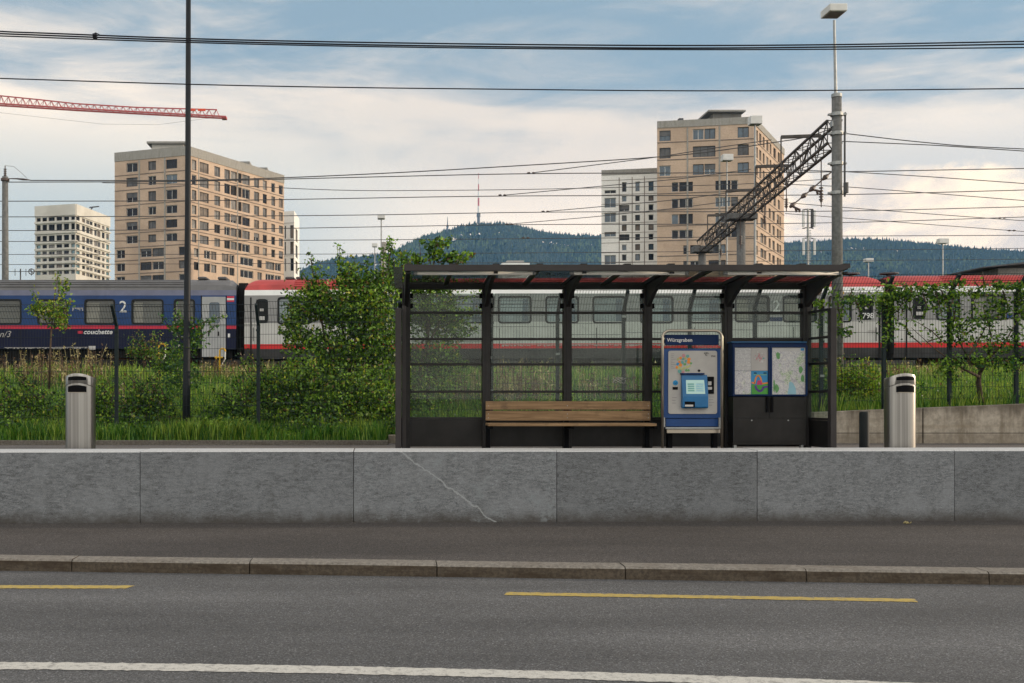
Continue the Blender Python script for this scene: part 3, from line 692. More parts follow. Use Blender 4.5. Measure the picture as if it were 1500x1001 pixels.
# tariff zone map: small coloured patches
zr2 = random.Random(11); zmap = MB(); cols = ['p_green', 'leaf_light', 'p_teal', 'p_blue', 'p_pink', 'p_orange', 'p_paper']
for k in range(26):
    a = k * 2.4; rad = .012 + .098 * math.sqrt(k / 26); px_, pz_ = X(1001.5, d) + rad * math.cos(a), Z(534, d) + rad * 1.3 * math.sin(a)
    s_ = zr2.uniform(.018, .030); q = [(px_ + s_ * math.cos(a2) * zr2.uniform(.7, 1.2), pz_ + s_ * math.sin(a2) * zr2.uniform(.7, 1.2)) for a2 in (0.2, 1.3, 2.5, 3.6, 4.6, 5.6)]
    zmap.prism(q, yF - .0035 - .00006 * k, yF - .001, zr2.choice([0, 1, 1, 2, 3, 4, 4, 5, 6]))
sm('z_green', (.10, .26, .09), .4); sm('z_yellow', (.36, .36, .16), .4)
zmap.build('zone_map', [M['z_green'], M['z_yellow'], M['p_teal'], M['p_blue'], M['p_pink'], M['p_orange'], M['p_paper']], tm)
b = MB(); rr = random.Random(9)
for k in range(9):
    zz = Z(519 + k * 2.6, d); b.box(X(982.5, d), X(982.5 + rr.uniform(3, 7), d), yF - .003, yF - .0012, zz, zz + .006)
for k in range(3): zz = Z(583 + k * 4, d); b.box(X(984, d), X(984 + rr.uniform(5, 8), d), yF - .003, yF - .0012, zz, zz + .007)
for k in range(4): zz = Z(582 + k * 4, d); b.box(X(1038, d), X(1038 + rr.uniform(4, 9), d), yF - .003, yF - .0012, zz, zz + .006)
tag(b.build('small_print', M['p_lines'], tm), kind='stuff')
text('ZVV', .034, M['black'], tm, (X(1041, d), yF - .003, Z(523.3, d)), 'logo')
b = MB(); lx, lz = X(1034, d), Z(518, d)
for p0, p1 in (((-.03, .008), (.01, .010)), ((.01, .010), (.0, -.012)), ((-.03, .008), (-.008, -.016)), ((-.008, -.016), (.0, -.012)), ((.01, .012), (.03, .004)), ((.03, .004), (.022, -.012)), ((-.012, -.03), (.016, -.03))):
    b.beam((lx + p0[0], yF - .003, lz + p0[1]), (lx + p1[0], yF - .003, lz + p1[1]), .004, .006, up=(0, 1, 0))
b.build('logo_mark', M['black'], tm)

# information cabinet
ic = thing('information_cabinet', 'dark cabinet with blue framed timetable and map posters at the right end of the shelter', 'information cabinet', (X(1127, 14.6), 14.6, PZ)); d = 14.6
panel('cabinet_body', 1073.5, 1181, 581.5, 652, d, .22, M['dark_panel'], ic, bevel=.005)
for a, c in ((1074, 1126.6), (1127.4, 1180.5)): panel('cabinet_door', a, c, 582, 612.5, d - .012, .011, M['dark_panel'], ic)
panel('lower_flap', 1074, 1180.5, 613.5, 647, d - .012, .011, M['dark_panel'], ic)
for px in (1124.5, 1131.5): panel('door_handle', px - 1.6, px + 1.6, 582, 604, d - .045, .032, M['black'], ic, bevel=.004)
for px in (1100.5, 1154):
    b = MB(); b.tube([(X(px, d), d - .022, Z(616, d)), (X(px, d), d - .012, Z(616, d))], .010, 10); b.build('lock', M['galvanised'], ic)
for px in (1077, 1175): panel('foot', px - 2, px + 2, 647.5, 664, d + .02, .05, M['galvanised'], ic)
panel('display_case', 1072.5, 1181.5, 502, 581, d, .18, M['board_blue'], ic, bevel=.006); panel('top_trim', 1072, 1182, 500.6, 501.9, d - .03, .21, M['machine_light_blue'], ic)
def showcase(px0, px1, nm):
    b = MB(); a0, a1, c0, c1 = X(px0, d), X(px1, d), Z(579.6, d), Z(506.5, d)
    b.box(a0, a1, d - .03, d - .002, Z(509, d), c1); b.box(a0, a1, d - .03, d - .002, c0, Z(578, d))
    b.box(a0, a0 + .024, d - .03, d - .002, Z(578, d) + .001, Z(509, d) - .001); b.box(a1 - .024, a1, d - .03, d - .002, Z(578, d) + .001, Z(509, d) - .001)
    return b.build(nm, M['board_blue'], ic)
showcase(1073, 1127, 'poster_frame'); showcase(1127.6, 1181.6, 'poster_frame')
L1 = panel('timetable_poster', 1075.7, 1100, 509.4, 543.4, d - .008, .006, M['poster_lines'], ic); panel('area_map_poster', 1075.7, 1100, 543.8, 577.8, d - .008, .006, M['poster_map'], ic)
panel('zone_poster', 1100.3, 1124.7, 509.4, 543.2, d - .008, .006, M['p_grey'], ic); pp = panel('colourful_poster', 1100.3, 1124.7, 543.6, 577.8, d - .008, .006, M['p_blue'], ic)
b = MB(); rr = random.Random(2)
for k in range(30):
    a = rr.uniform(0, 6.28); rad = .075 * math.sqrt(rr.random()); px_, pz_ = X(1112.5, d) + rad * math.cos(a), Z(525, d) + rad * 1.3 * math.sin(a); s_ = rr.uniform(.006, .014)
    b.prism([(px_ + s_ * math.cos(q), pz_ + s_ * math.sin(q)) for q in (0.1, 1.2, 2.3, 3.4, 4.5, 5.6)], d - .0105 - k * .00004, d - .0081, rr.choice([0, 0, 1, 2]))
b.build('zone_print', [M['p_pink'], M['p_teal'], M['p_paper']], ic)
def band(pts, w, mi, y): 
    global _pb
    for i in range(len(pts) - 1):
        a, c = pts[i], pts[i+1]; _pb.beam((X(a[0], d), y, Z(a[1], d)), (X(c[0], d), y, Z(c[1], d)), w, .002, mi, up=(0, 1, 0))
_pb = MB()
_pb.prism([(X(1100.4, d), Z(577.7, d)), (X(1124.6, d), Z(577.7, d)), (X(1124.6, d), Z(562, d)), (X(1113, d), Z(564.5, d)), (X(1100.4, d), Z(563, d))], d - .0095, d - .0082, 0)
arch = [(1105.5 + 4.8 * (1 - math.cos(R(a))) , 562 - 11.5 * math.sin(R(a))) for a in range(0, 181, 20)]
band([(1100.6, 560.5), (1105.5, 562)] + arch + [(1118, 562), (1124.4, 561)], .022, 1, d - .011)
band([(1106, 565), (1107.5, 570), (1112, 573.5), (1116, 572), (1117.5, 567.5), (1124.4, 566.5)], .030, 2, d - .0125)
_pb.prism([(X(1108, d), Z(564, d)), (X(1116, d), Z(563.5, d)), (X(1114.5, d), Z(557.5, d)), (X(1109.5, d), Z(557.5, d))], d - .014, d - .0126, 3)
_pb.box(X(1104, d), X(1108, d), d - .011, d - .0083, Z(547.4, d), Z(546, d), 4); _pb.box(X(1118, d), X(1122.5, d), d - .011, d - .0083, Z(547.4, d), Z(546, d), 4); _pb.box(X(1103.5, d), X(1123, d), d - .0108, d - .0083, Z(550, d), Z(548.2, d), 5)
_pb.build('abstract_print', [M['p_green'], M['p_orange'], M['p_purple'], M['p_magenta'], M['black'], M['p_teal']], pp)
mp = panel('city_map_poster', 1130.2, 1179.6, 509.4, 578, d - .008, .006, M['poster_map'], ic)
panel('map_title_band', 1130.4, 1179.4, 509.6, 514.5, d - .0095, .0012, M['p_paper'], mp); panel('map_badge', 1173, 1178, 510.3, 513.8, d - .011, .0012, M['p_blue'], mp)
b = MB(); b.prism([(X(x_, d), Z(y_, d)) for x_, y_ in ((1153, 577.8), (1166, 577.8), (1165, 568), (1161.5, 561.5), (1157.5, 559), (1155.5, 561), (1155, 568))], d - .0100, d - .0082); b.build('printed_lake', M['p_lake'], mp)
for a, c, y0, y1 in ((1132, 1135.5, 555, 577), (1169, 1176, 536, 548), (1172, 1178, 549, 561), (1134, 1141, 562, 576), (1136, 1143, 515.5, 527)): 
    b = MB(); rr = random.Random(int(a)); cxx, czz = (X(a, d) + X(c, d)) / 2, (Z(y0, d) + Z(y1, d)) / 2
    b.prism([(cxx + (X(c, d) - X(a, d)) / 2 * math.cos(q) * rr.uniform(.7, 1.1), czz + (Z(y0, d) - Z(y1, d)) / 2 * math.sin(q) * rr.uniform(.7, 1.1)) for q in [k * .63 for k in range(10)]], d - .0098, d - .0083); b.build('printed_wood', M['z_green'], mp)

# ------------------------------------------------------------------ tall pole behind the fence
pd = 18.6; x = X(273, pd); pz = G(x, pd) - .1
t = thing('lamp_post', 'tall thin dark lamp post rising from the grass past the top of the picture', 'lamp post', (x, pd, pz))
b = MB(); xt = X(276, pd); b.tube([(x, pd, pz), (x + .002, pd, pz + 1.0), (x + .004, pd, pz + 1.02), (x + (xt - x) * .7, pd, 5.2), (xt, pd, 9.3)], [.076, .074, .070, .056, .046], 16); b.build('pole', M['pole_paint'], t, smooth=True)
b = MB(); b.tube([(xt, pd, 9.28), (xt, pd - .3, 9.65), (xt, pd - 1.2, 9.8)], .03, 8); b.build('arm', M['pole_paint'], t); b = MB(); b.box(xt - .12, xt + .12, pd - 1.9, pd - 1.2, 9.74, 9.86); b.build('lamp_head', M['galvanised'], t, bevel=.02)

# ------------------------------------------------------------------ mesh fences
FD = 17.5
def fence(name, label, pxs, tops, parent=None):
    t = thing(name, label, 'fence', (X(pxs[len(pxs)//2], FD), FD, 1.1)); H = 2.30
    n = len(pxs)
    for i in range(n):
        zt = Z(tops[i], FD); x = X(pxs[i], FD); zb = zt - .33
        b = MB(); b.beam((x, FD + .03, zt - H - .35), (x, FD + .03, zb), .058, .058, up=(0, 1, 0)); b.beam((x, FD + .03, zb - .01), (x, FD - .28, zt), .05, .05, up=(0, 1, 0)); b.build('post', M['fence_green'], t)
        for k_, z in enumerate((zb - .1, zb - .7, zb - 1.3, zb - 1.8)):
            if -60 < pxs[i] < 1560:
                b = MB(); b.box(x - .034, x + .034, FD - .022, FD + .0, z - .02, z + .02); b.build('mesh_clamp', M['galvanised'] if (i + k_) % 5 == 2 else M['fence_green'], t)
    for i in range(n - 1):
        x0, x1 = X(pxs[i], FD), X(pxs[i+1], FD); zt = Z((tops[i] + tops[i+1]) / 2 if abs(tops[i] - tops[i+1]) < 2.2 else tops[i + 1], FD); zb = zt - .33; z0 = zt - H + .12
        b = MB(); k = 0; x = x0 + .04
        while x < x1 - .03:
            b.tube([(x, FD - .01, z0), (x, FD - .01, zb), (x, FD - .30, zt)], .0028, 3, 0, False); x += .05
        z = z0 + .03
        while z < zb:
            for o_ in (-.007, .007): b.tube([(x0 + .03, FD - .01 + o_, z), (x1 - .03, FD - .01 + o_, z)], .0036, 3, 0, False)
            z += .2
        for s_ in (0.0, .33, .66, 1.0):
            b.tube([(x0 + .03, FD - .01 - .29 * s_, zb + .33 * s_), (x1 - .03, FD - .01 - .29 * s_, zb + .33 * s_)], .0045, 3, 0, False)
        b.build('mesh_panel', M['fence_green'], t)
    return t
fence('mesh_fence', 'dark green wire mesh fence with wide spaced posts left of the shelter', [-454, -246, -38, 170, 378, 585, 717], [449, 449, 449, 449, 448, 444, 438])
fence('mesh_fence', 'dark wire mesh fence with close posts behind and right of the shelter, overgrown by vine', [720, 817, 914, 1011, 1107, 1204, 1296, 1392, 1490, 1587, 1684, 1781], [437, 433, 428, 425, 421, 415, 408, 405, 403, 401, 399, 397])

# ------------------------------------------------------------------ railway carriages
TD = 40.5; RZ = 2.62
def tz(py): return Z(py, TD)
TPIV, TTH, TROT = X(358, TD), R(3.0), [False]      # the red-roofed coaches stand on track curving slightly nearer to the right
def tx(px):
    if not TROT[0]: return X(px, TD)
    k = (px - CX) / F; return TPIV + (k * TD - TPIV) / (math.cos(TTH) + k * math.sin(TTH))
def ty(px, y):                                     # same height on the nearer part of the train
    if not TROT[0]: return y
    return CY - (CY - y) * (TD - (tx(px) - TPIV) * math.sin(TTH)) / TD
def coach(name, label, x0, x1, style, windows, extra):
    t = thing(name, label, 'train carriage', ((x0 + x1) / 2, TD + 1.45, RZ), 'railway carriages standing behind the grass')
    windows = [(a, c, ty(a, y0), ty(a, y1), k) for a, c, y0, y1, k in windows]
    HW = 1.45; yc = TD + HW; zt = tz(433); zr_ = tz(405)
    # cross-section from the skirt over the roof, near side then mirrored
    side = [(-HW + .10, tz(526 if style != 'night' else 512)), (-HW, tz(512 if style != 'night' else 510)), (-HW, tz(445)), (-HW + .015, zt)]
    roofp = [(-HW + .015, zt), (-HW + .07, tz(425)), (-HW + .22, tz(417)), (-HW + .50, tz(410.5)), (-HW + .95, tz(406.5)), (-.2, zr_), (.2, zr_)]
    def shell(nm, prof, mats, mids, xa, xb):
        b = MB()
        for mir in (1, -1):
            for k in range(len(prof) - 1):
                (a, z0), (c, z1) = prof[k], prof[k+1]
                q = [(xa, yc + a * mir, z0), (xb, yc + a * mir, z0), (xb, yc + c * mir, z1), (xa, yc + c * mir, z1)]
                b.poly(q if mir == 1 else q[::-1], mids[k])
        return b.build(nm, mats, t)
    if style == 'night':
        bands = [(511, 482, 'train_navy'), (482, 477, 'train_pink_red'), (477, 433, 'train_blue')]
    else:
        bands = [(526, 511.5, 'train_skirt'), (511.5, 504.5, 'train_red'), (504.5, 473, 'train_light_grey'), (473, 433, 'train_mid_grey')]
    names = {'train_navy': 'lower_side', 'train_pink_red': 'stripe', 'train_blue': 'window_band', 'train_skirt': 'skirt', 'train_red': 'stripe', 'train_light_grey': 'lower_side', 'train_mid_grey': 'window_band'}
    ops = [(tx(a), tx(c), tz(y1), tz(y0)) for a, c, y0, y1, k in windows]
    for y0, y1, m_ in bands:
        b = MB(); za, zb = tz(y0), tz(y1)
        if 'band' not in names[m_]:
            ia = .07 if y0 > 515 else 0
            b.poly([(x0, yc - HW + ia, za), (x1, yc - HW + ia, za), (x1, yc - HW, zb), (x0, yc - HW, zb)])
        else:                                       # wall with real openings, 9 cm deep
            cuts = sorted({x0, x1} | {v for a, c, _, _ in ops for v in (a, c) if x0 < v < x1}); zc = sorted({za, zb} | {v for _, _, u, v2 in ops for v in (u, v2) if za < v < zb})
            y = yc - HW
            for i in range(len(cuts) - 1):
                for j in range(len(zc) - 1):
                    mx, mz = (cuts[i] + cuts[i+1]) / 2, (zc[j] + zc[j+1]) / 2
                    if any(a < mx < c and u < mz < v for a, c, u, v in ops): continue
                    b.poly([(cuts[i], y, zc[j]), (cuts[i+1], y, zc[j]), (cuts[i+1], y, zc[j+1]), (cuts[i], y, zc[j+1])])
        b.poly([(x1, yc + HW, za), (x0, yc + HW, za), (x0, yc + HW, zb), (x1, yc + HW, zb)])
        b.build(names[m_], M[m_], t)
    e = .9; ra, rb = x0, x1
    if style == 'night':
        shell('cant_rail', roofp[:2], [M['train_lilac']], [0], x0, x1)
        shell('roof', roofp[1:], [M['train_roof_grey']], [0] * 5, x0 + .5, x1 - 1.9); rm = 'train_roof_grey'
    else:
        shell('cant_rail', roofp[:2], [M['train_white']], [0], x0, x1)
        shell('roof', roofp[1:], [M['train_roof_red']], [0] * 5, x0 + .5, x1 - .5); rm = 'train_roof_red'
    for xa, xb, inward in ((x0, x0 + .5, 1), (x1 - (1.9 if style == 'night' else .5), x1, -1)):   # rounded roof ends
        b = MB(); nseg = 6; rp = roofp[1:]
        rings = []
        for s_ in range(nseg + 1):
            u = s_ / nseg; xx = xa + (xb - xa) * u; v = u if inward == 1 else 1 - u; L_ = abs(xb - xa); v = min(1, v * L_ / .55)
            drop = (1 - math.sqrt(max(0, 1 - (1 - v) ** 2))) * .30
            rings.append([(xx, yc + a * mir, z - drop * max(0, (z - rp[0][1])) / (rp[-1][1] - rp[0][1])) for mir, seq in ((1, rp), (-1, rp[::-1])) for a, z in seq])
        for r_ in range(nseg):
            for k in range(len(rings[0]) - 1): b.poly([rings[r_][k], rings[r_+1][k], rings[r_+1][k+1], rings[r_][k+1]])
        b.build('roof_end', M[rm if style == 'night' else rm], t, smooth=True)
    for k, yy in enumerate((409, 412.5, 416, 420)):               # pressed ribs along the roof
        z = tz(yy) + .012; ya = {409: -HW + .62, 412.5: -HW + .41, 416: -HW + .25, 420: -HW + .155}[yy]
        b = MB(); b.box(x0 + 2.0, x1 - 2.0, yc + ya - .02, yc + ya + .015, z - .012, z + .012); b.build('roof_rib', M[rm], t)
    for xe, sg in ((x0, 1), (x1, -1)):
        b = MB(); prof = side + roofp[1:]; full = [(a, z) for a, z in prof] + [(-a, z - (.28 if False else 0)) for a, z in reversed(prof)]
        full = [(a, min(z, zr_ - .30)) for a, z in full]
        b.poly([(xe + .01 * sg, yc + a, z) for a, z in full]); b.build('end_wall', M['rubber' if style == 'night' else 'train_skirt'], t)
        b = MB(); b.box(min(xe, xe - .22 * sg), max(xe, xe - .22 * sg), yc - .75, yc + .75, RZ + 1.1, tz(412)); b.build('gangway', M['rubber'], t)
        for yo in (-.87, .87):
            b = MB(); b.tube([(xe + .05 * sg, yc + yo, RZ + 1.02), (xe - .20 * sg, yc + yo, RZ + 1.02)], .10, 10); b.tube([(xe - .16 * sg, yc + yo, RZ + 1.02), (xe - .21 * sg, yc + yo, RZ + 1.02)], .22, 14)
            b.build('buffer', M['underframe'], t)
    b = MB(); b.box(x0 + .2, x1 - .2, yc - 1.2, yc + 1.2, RZ + .70, RZ + 1.0)
    for px_ in range(3): b.box(x0 + 7 + px_ * 4.4, x0 + 9.6 + px_ * 4.4, yc - 1.25, yc + 1.25, RZ + .28, RZ + .699)
    b.build('underframe', M['underframe'], t)
    for xb in (x0 + 3.6, x1 - 3.6):
        b = MB(); b.box(xb - 1.6, xb + 1.6, yc - 1.1, yc - .98, RZ + .38, RZ + .62); b.box(xb - 1.6, xb + 1.6, yc + .98, yc + 1.1, RZ + .38, RZ + .62); b.box(xb - .4, xb + .4, yc - 1.12, yc + 1.12, RZ + .3, RZ + .68); bg = b.build('bogie', M['underframe'], t)
        for dx in (-1.25, 1.25):
            b = MB()
            for yo in (-.75, .75): b.tube([(xb + dx, yc + yo - .06, RZ + .46), (xb + dx, yc + yo + .06, RZ + .46)], .46, 22)
            b.tube([(xb + dx, yc - .9, RZ + .46), (xb + dx, yc + .9, RZ + .46)], .09, 8); b.build('wheelset', M['rust'], bg)
    for a, c, y0, y1, kind in windows:
        xa, xb, z0, z1 = tx(a), tx(c), tz(y1), tz(y0); y = yc - HW
        r_ = .14 if kind != 'door' else .1
        b = MB(); out = rrect(xa - .02, xb + .02, z0 - .02, z1 + .02, r_); inn = rrect(xa + .05, xb - .05, z0 + .05, z1 - .05, max(.03, r_ - .05)); n = len(out)
        o_ = len(b.v); b.v += [(p, y - .008, q) for p, q in out] + [(p, y - .008, q) for p, q in inn] + [(p, y + .06, q) for p, q in inn] + [(p, y + .02, q) for p, q in out]
        for k in range(n):
            j = (k + 1) % n
            b.f += [(o_+k, o_+j, o_+n+j, o_+n+k), (o_+n+k, o_+n+j, o_+2*n+j, o_+2*n+k), (o_+3*n+k, o_+3*n+j, o_+j, o_+k)]; b.m += [0, 0, 0]
        w_ = b.build('window', M['window_rubber'], t)
        b = MB(); pm = {'dark': 'train_pane_dark', 'lit': 'train_pane', 'small': 'window_rubber'}[kind]
        b.poly([(xa, y + .055, z0), (xb, y + .055, z0), (xb, y + .055, z1), (xa, y + .055, z1)]); b.build('pane', M[pm], w_)
        if kind in ('dark', 'lit') and (xb - xa) > .8:
            b = MB(); rr = random.Random(int(a)); f_ = rr.uniform(.15, .5); L_ = xb - xa
            if kind == 'dark': b.poly([(xa + .06, y + .05, z0 + .07), (xa + L_ * f_, y + .05, z0 + .07), (xa + L_ * f_, y + .05, z1 - .12), (xa + .06, y + .05, z1 - .12)])
            else: b.poly([(xb - L_ * f_, y + .05, z0 + .07), (xb - .12, y + .05, z0 + .07), (xb - .12, y + .05, z1 - .1), (xb - L_ * f_, y + .05, z1 - .1)])
            b.build('curtain', M['train_blind' if kind == 'dark' else 'pane_blue'], w_)
            b = MB(); b.box(xa + .05, xb - .05, y + .046, y + .052, z0 + (z1 - z0) * .70, z0 + (z1 - z0) * .70 + .03); b.build('window_bar', M['window_rubber'], w_)
    for px in np.arange(x0 + 2.6, x1 - 2, 3.86):
        b = MB(); b.box(px - .012, px + .012, yc - HW - .004, yc - HW, tz(512), tz(482)); b.build('panel_seam', M['window_rubber'], t)
    extra(t, yc - HW)
    if TROT[0]:
        v = Matrix.Rotation(-TTH, 3, 'Z') @ Vector((t.location.x - TPIV, t.location.y - TD, 0)); t.location.x = TPIV + v.x; t.location.y = TD + v.y; t.rotation_euler = (0, 0, -TTH)
    return t
def tpanel(nm, a, c, y0, y1, y, th, m_, t, r=None):
    b = MB(); y0, y1 = ty(a, y0), ty(a, y1)
    if r: b.prism(rrect(tx(a), tx(c), tz(y1), tz(y0), r), y - th, y + .004)
    else: b.box(tx(a), tx(c), y - th, y + .004, tz(y1), tz(y0))
    return b.build(nm, M[m_], t)
def scribble(t, px0, px1, py, y, seed, h=3):                     # rows of small stencilled data too small to read
    rr = random.Random(seed); x = px0; b = MB(); top = []
    while x < px1:
        w = rr.uniform(.6, 2.2); b.box(tx(x), tx(x + w), y - .006, y, tz(py + rr.uniform(.5, h)), tz(py)); x += w; b.box(tx(x), tx(x + .5), y - .005, y, tz(py + .25), tz(py)); x += .5
    b.build('stencilled_data', M['p_grey'], t)
def ex_blue(t, y):
    dr = tpanel('door', 296, 330.5, 435, 523, y, .012, 'door_grey', t)
    tpanel('door_window', 306.5, 322, 443, 474, y - .013, .006, 'pane_blue', dr, .1); tpanel('door_handle', 305, 307, 486, 492, y - .012, .03, 'rubber', dr); tpanel('door_handle', 319, 321, 486, 492, y - .012, .03, 'rubber', dr)
    tpanel('door_gap', 294.3, 295.8, 433, 524, y, .005, 'rubber', t); tpanel('door_gap', 330.8, 332, 433, 524, y, .005, 'rubber', t)
    f = tpanel('flag_badge', 332.5, 343, 434, 442.5, y, .006, 'train_pink_red', t); tpanel('flag_band', 332.6, 342.9, 437, 440, y - .006, .004, 'text_white', f)
    tpanel('end_corner', 333, 345, 483, 512, y, .008, 'train_navy', t); tpanel('marker_plate', 334, 337, 489, 495, y - .009, .006, 'train_white', t)
    text('2', .66, M['text_white'], t, (tx(174.5), y - .012, tz(457.5)), 'class_number', bold=.004)
    text('couchette', .26, M['text_white'], t, (tx(122), y - .012, tz(489.5)), 'car_lettering', shear=.25, sx=1.12, bold=.006)
    tpanel('red_mark', 114, 121, 485, 489, y, .006, 'train_pink_red', t)
    scribble(t, 6, 92, 509, y, 4); scribble(t, 80, 128, 508.5, y, 5); tpanel('data_plate', 130, 140, 507, 512.5, y, .006, 'p_paper', t)
    text('n/3', .36, M['p_grey'], t, (tx(-1), y - .012, tz(494)), 'car_lettering', shear=.3)
    scribble(t, 106, 122, 451, y, 8, 5)
    for px in (283, 313):
        b = MB(); b.box(tx(px) , tx(px + 14), y + .9, y + 1.9, tz(406), tz(401.5)); b.build('roof_vent', M['roof_dark'], t, bevel=.06)
sf = [(a, a + 43, 439, 475, 'dark') for a in (-292, -223, -154, -84)]
blue_w = sf + [(-14, 31, 439, 475, 'dark'), (55, 99, 439, 475, 'dark'), (124, 168, 439, 475, 'dark'), (193, 239, 439, 475, 'dark'), (255, 285, 439, 475, 'dark')]
coach('railway_carriage', 'dark blue railway carriage with grey roof, red stripe and large 2', tx(-620), tx(346), 'night', blue_w, ex_blue)
TROT[0] = True
def ex_mid(t, y):
    tpanel('door_gap', 366.5, 368.5, 436, 525, y, .01, 'rubber', t); tpanel('door_gap', 1287, 1290, 436, 525, y, .01, 'rubber', t)
    tpanel('destination_display', 377.5, 389.5, 441.5, 471, y + .05, .012, 'window_rubber', t, .1); tpanel('display_panel', 380.5, 386, 452, 456, y + .02, .004, 'p_grey', t); tpanel('display_panel', 379.5, 387.5, 463.5, 469, y + .02, .004, 'p_paper', t)
    text('798', .30, M['text_white'], t, (tx(1263), y - .012, tz(ty(1263, 466.5))), 'carriage_number', bold=.004); tpanel('display_panel', 1267, 1271, 450, 453, y, .012, 'p_grey', t)
    text('2', .62, M['text_white'], t, (tx(1131.5), y - .012, tz(ty(1131, 456.5))), 'class_number', bold=.004); tpanel('class_badge', 1128, 1146, 465, 471, y, .008, 'board_blue', t)
    scribble(t, 1272, 1284, 487, y, 12, 6); tpanel('yellow_band', 1218, 1236, 427.5, 431, y - .0, .02, 'yellow_paint', t)
    for px in (371, 1282): tpanel('handrail', px, px + .8, 480, 500, y - .05, .03, 'rubber', t)
    scribble(t, 735, 1060, 506, y - .002, 14, 3)
    for px in (412, 428): 
        b = MB(); b.box(tx(px), tx(px + 13), y + 1.0, y + 1.9, tz(405.5), tz(401.5)); b.build('roof_vent', M['roof_dark'], t, bevel=.05)
    b = MB(); b.tube([(tx(1268), y + 1.4, tz(406)), (tx(1268), y + 1.4, tz(402))], .10, 8); b.tube([(tx(1268), y + 1.4, tz(402)), (tx(1268), y + 1.4, tz(400))], .34, 14); b.build('roof_antenna', M['roof_dark'], t)
mid_w = [(375.5, 392, 439, 473, 'small'), (407, 455, 436, 475, 'lit')] + [(a, a + 48, 434.5, 473.5, 'lit') for a in (477, 540, 603, 662, 730, 799.5, 868.5, 938, 1010)] + [(1077, 1127, 434, 472, 'dark'), (1147, 1196, 434, 472, 'dark'), (1214, 1247, 434, 472, 'lit'), (1260, 1278, 437, 468, 'small')]
coach('railway_carriage', 'pale grey railway carriage with red roof behind the shelter', tx(358), tx(1298), 'day', mid_w, ex_mid)
def ex_right(t, y):
    tpanel('door_gap', 1326.5, 1329, 436, 525, y, .01, 'rubber', t); tpanel('display_panel', 1344, 1349, 449, 452.5, y, .012, 'p_grey', t); tpanel('display_panel', 1342, 1352, 457, 462, y, .012, 'p_paper', t)
    tpanel('blue_badge', 1474, 1483, 459, 466, y, .008, 'machine_blue', t); tpanel('door_gap', 1366, 1367, 480, 503, y, .006, 'rubber', t)
    b = MB(); b.tube([(tx(1326), y + 1.4, tz(404)), (tx(1326), y + 1.4, tz(399))], .10, 8); b.tube([(tx(1326), y + 1.4, tz(402)), (tx(1326), y + 1.4, tz(400))], .36, 14); b.build('roof_antenna', M['roof_dark'], t)
right_w = [(1338, 1355, 437, 467, 'small'), (1372, 1406, 433, 469, 'lit')] + [(a, a + 49, 432.5, 469, 'dark') for a in (1423, 1496, 1566, 1636, 1706)]
coach('railway_carriage', 'pale grey railway carriage with red roof behind the vine at the far right', tx(1310), tx(2250), 'day', right_w, ex_right)

# ------------------------------------------------------------------ buildings
class Face:
    def __init__(s, A, B): s.A = Vector(A); s.B = Vector(B); s.d = s.B - s.A; s.n = Vector((s.d.y, -s.d.x, 0)).normalized()
    def u(s, px):
        k = (px - CX) / F; return (k * s.A.y - s.A.x) / (s.d.x - k * s.d.y)
    def p(s, u, z, off=0): q = s.A + s.d * u; return (q.x + s.n.x * off, q.y + s.n.y * off, z)
def facade(t, face, z0, z1, ops, mat_, nm='wall', depth=.35):
    b = MB(); us = sorted({0., 1.} | {v for o in ops for v in o[:2] if 0 < v < 1}); zs_ = sorted({z0, z1} | {v for o in ops for v in o[2:4] if z0 < v < z1})
    for j in range(len(zs_) - 1):
        i = 0
        while i < len(us) - 1:
            mu = lambda i_: (us[i_] + us[i_+1]) / 2; mz = (zs_[j] + zs_[j+1]) / 2
            hole = lambda i_: any(o[0] < mu(i_) < o[1] and o[2] < mz < o[3] for o in ops)
            if hole(i): i += 1; continue
            k = i
            while k + 1 < len(us) - 1 and not hole(k + 1): k += 1
            b.poly([face.p(us[i], zs_[j]), face.p(us[k+1], zs_[j]), face.p(us[k+1], zs_[j+1]), face.p(us[i], zs_[j+1])]); i = k + 1
    for a, c, u, v in [o[:4] for o in ops]:
        for p0, p1 in (((a, u), (a, v)), ((a, v), (c, v)), ((c, v), (c, u)), ((c, u), (a, u))):
            b.poly([face.p(*p0), face.p(*p1), face.p(*p1, -depth), face.p(*p0, -depth)])
    return b.build(nm, mat_, t)
def window(t, face, a, c, u, v, glass, frame, mull=1, depth=.30, sill=True, blind=None):
    b = MB(); w = .09 / face.d.length; h = .09
    def bar(a0, c0, u0, v0, mi, off=-depth + .06, th=.06):
        q = [face.p(a0, u0, off), face.p(c0, u0, off), face.p(c0, v0, off), face.p(a0, v0, off)]; r = [face.p(a0, u0, off - th), face.p(c0, u0, off - th), face.p(c0, v0, off - th), face.p(a0, v0, off - th)]
        b.poly(q, mi)
        for k in range(4): j = (k + 1) % 4; b.poly([q[k], r[k], r[j], q[j]], mi)
    b.poly([face.p(a, u, -depth + .02), face.p(c, u, -depth + .02), face.p(c, v, -depth + .02), face.p(a, v, -depth + .02)], 1)
    bar(a, a + w, u, v, 0); bar(c - w, c, u, v, 0); bar(a + w, c - w, v - h, v, 0); bar(a + w, c - w, u, u + h, 0)
    for k in range(mull):
        m_ = a + (c - a) * (k + 1) / (mull + 1); bar(m_ - w * .5, m_ + w * .5, u + h, v - h, 0)
    if blind: bar(a + w * .5, c - w * .5, v - (v - u) * blind, v, 2, -depth + .13, .03)
    if sill: bar(a - w, c + w, u - .12, u - .001, 0, .05, .12)
    return b.build('window', [frame, glass, M['shutter']], t)
def solid_roof(t, corners, z, mat_, th=.0, nm='roof'):
    b = MB(); b.poly([(p[0], p[1], z) for p in corners]); return b.build(nm, mat_, t)
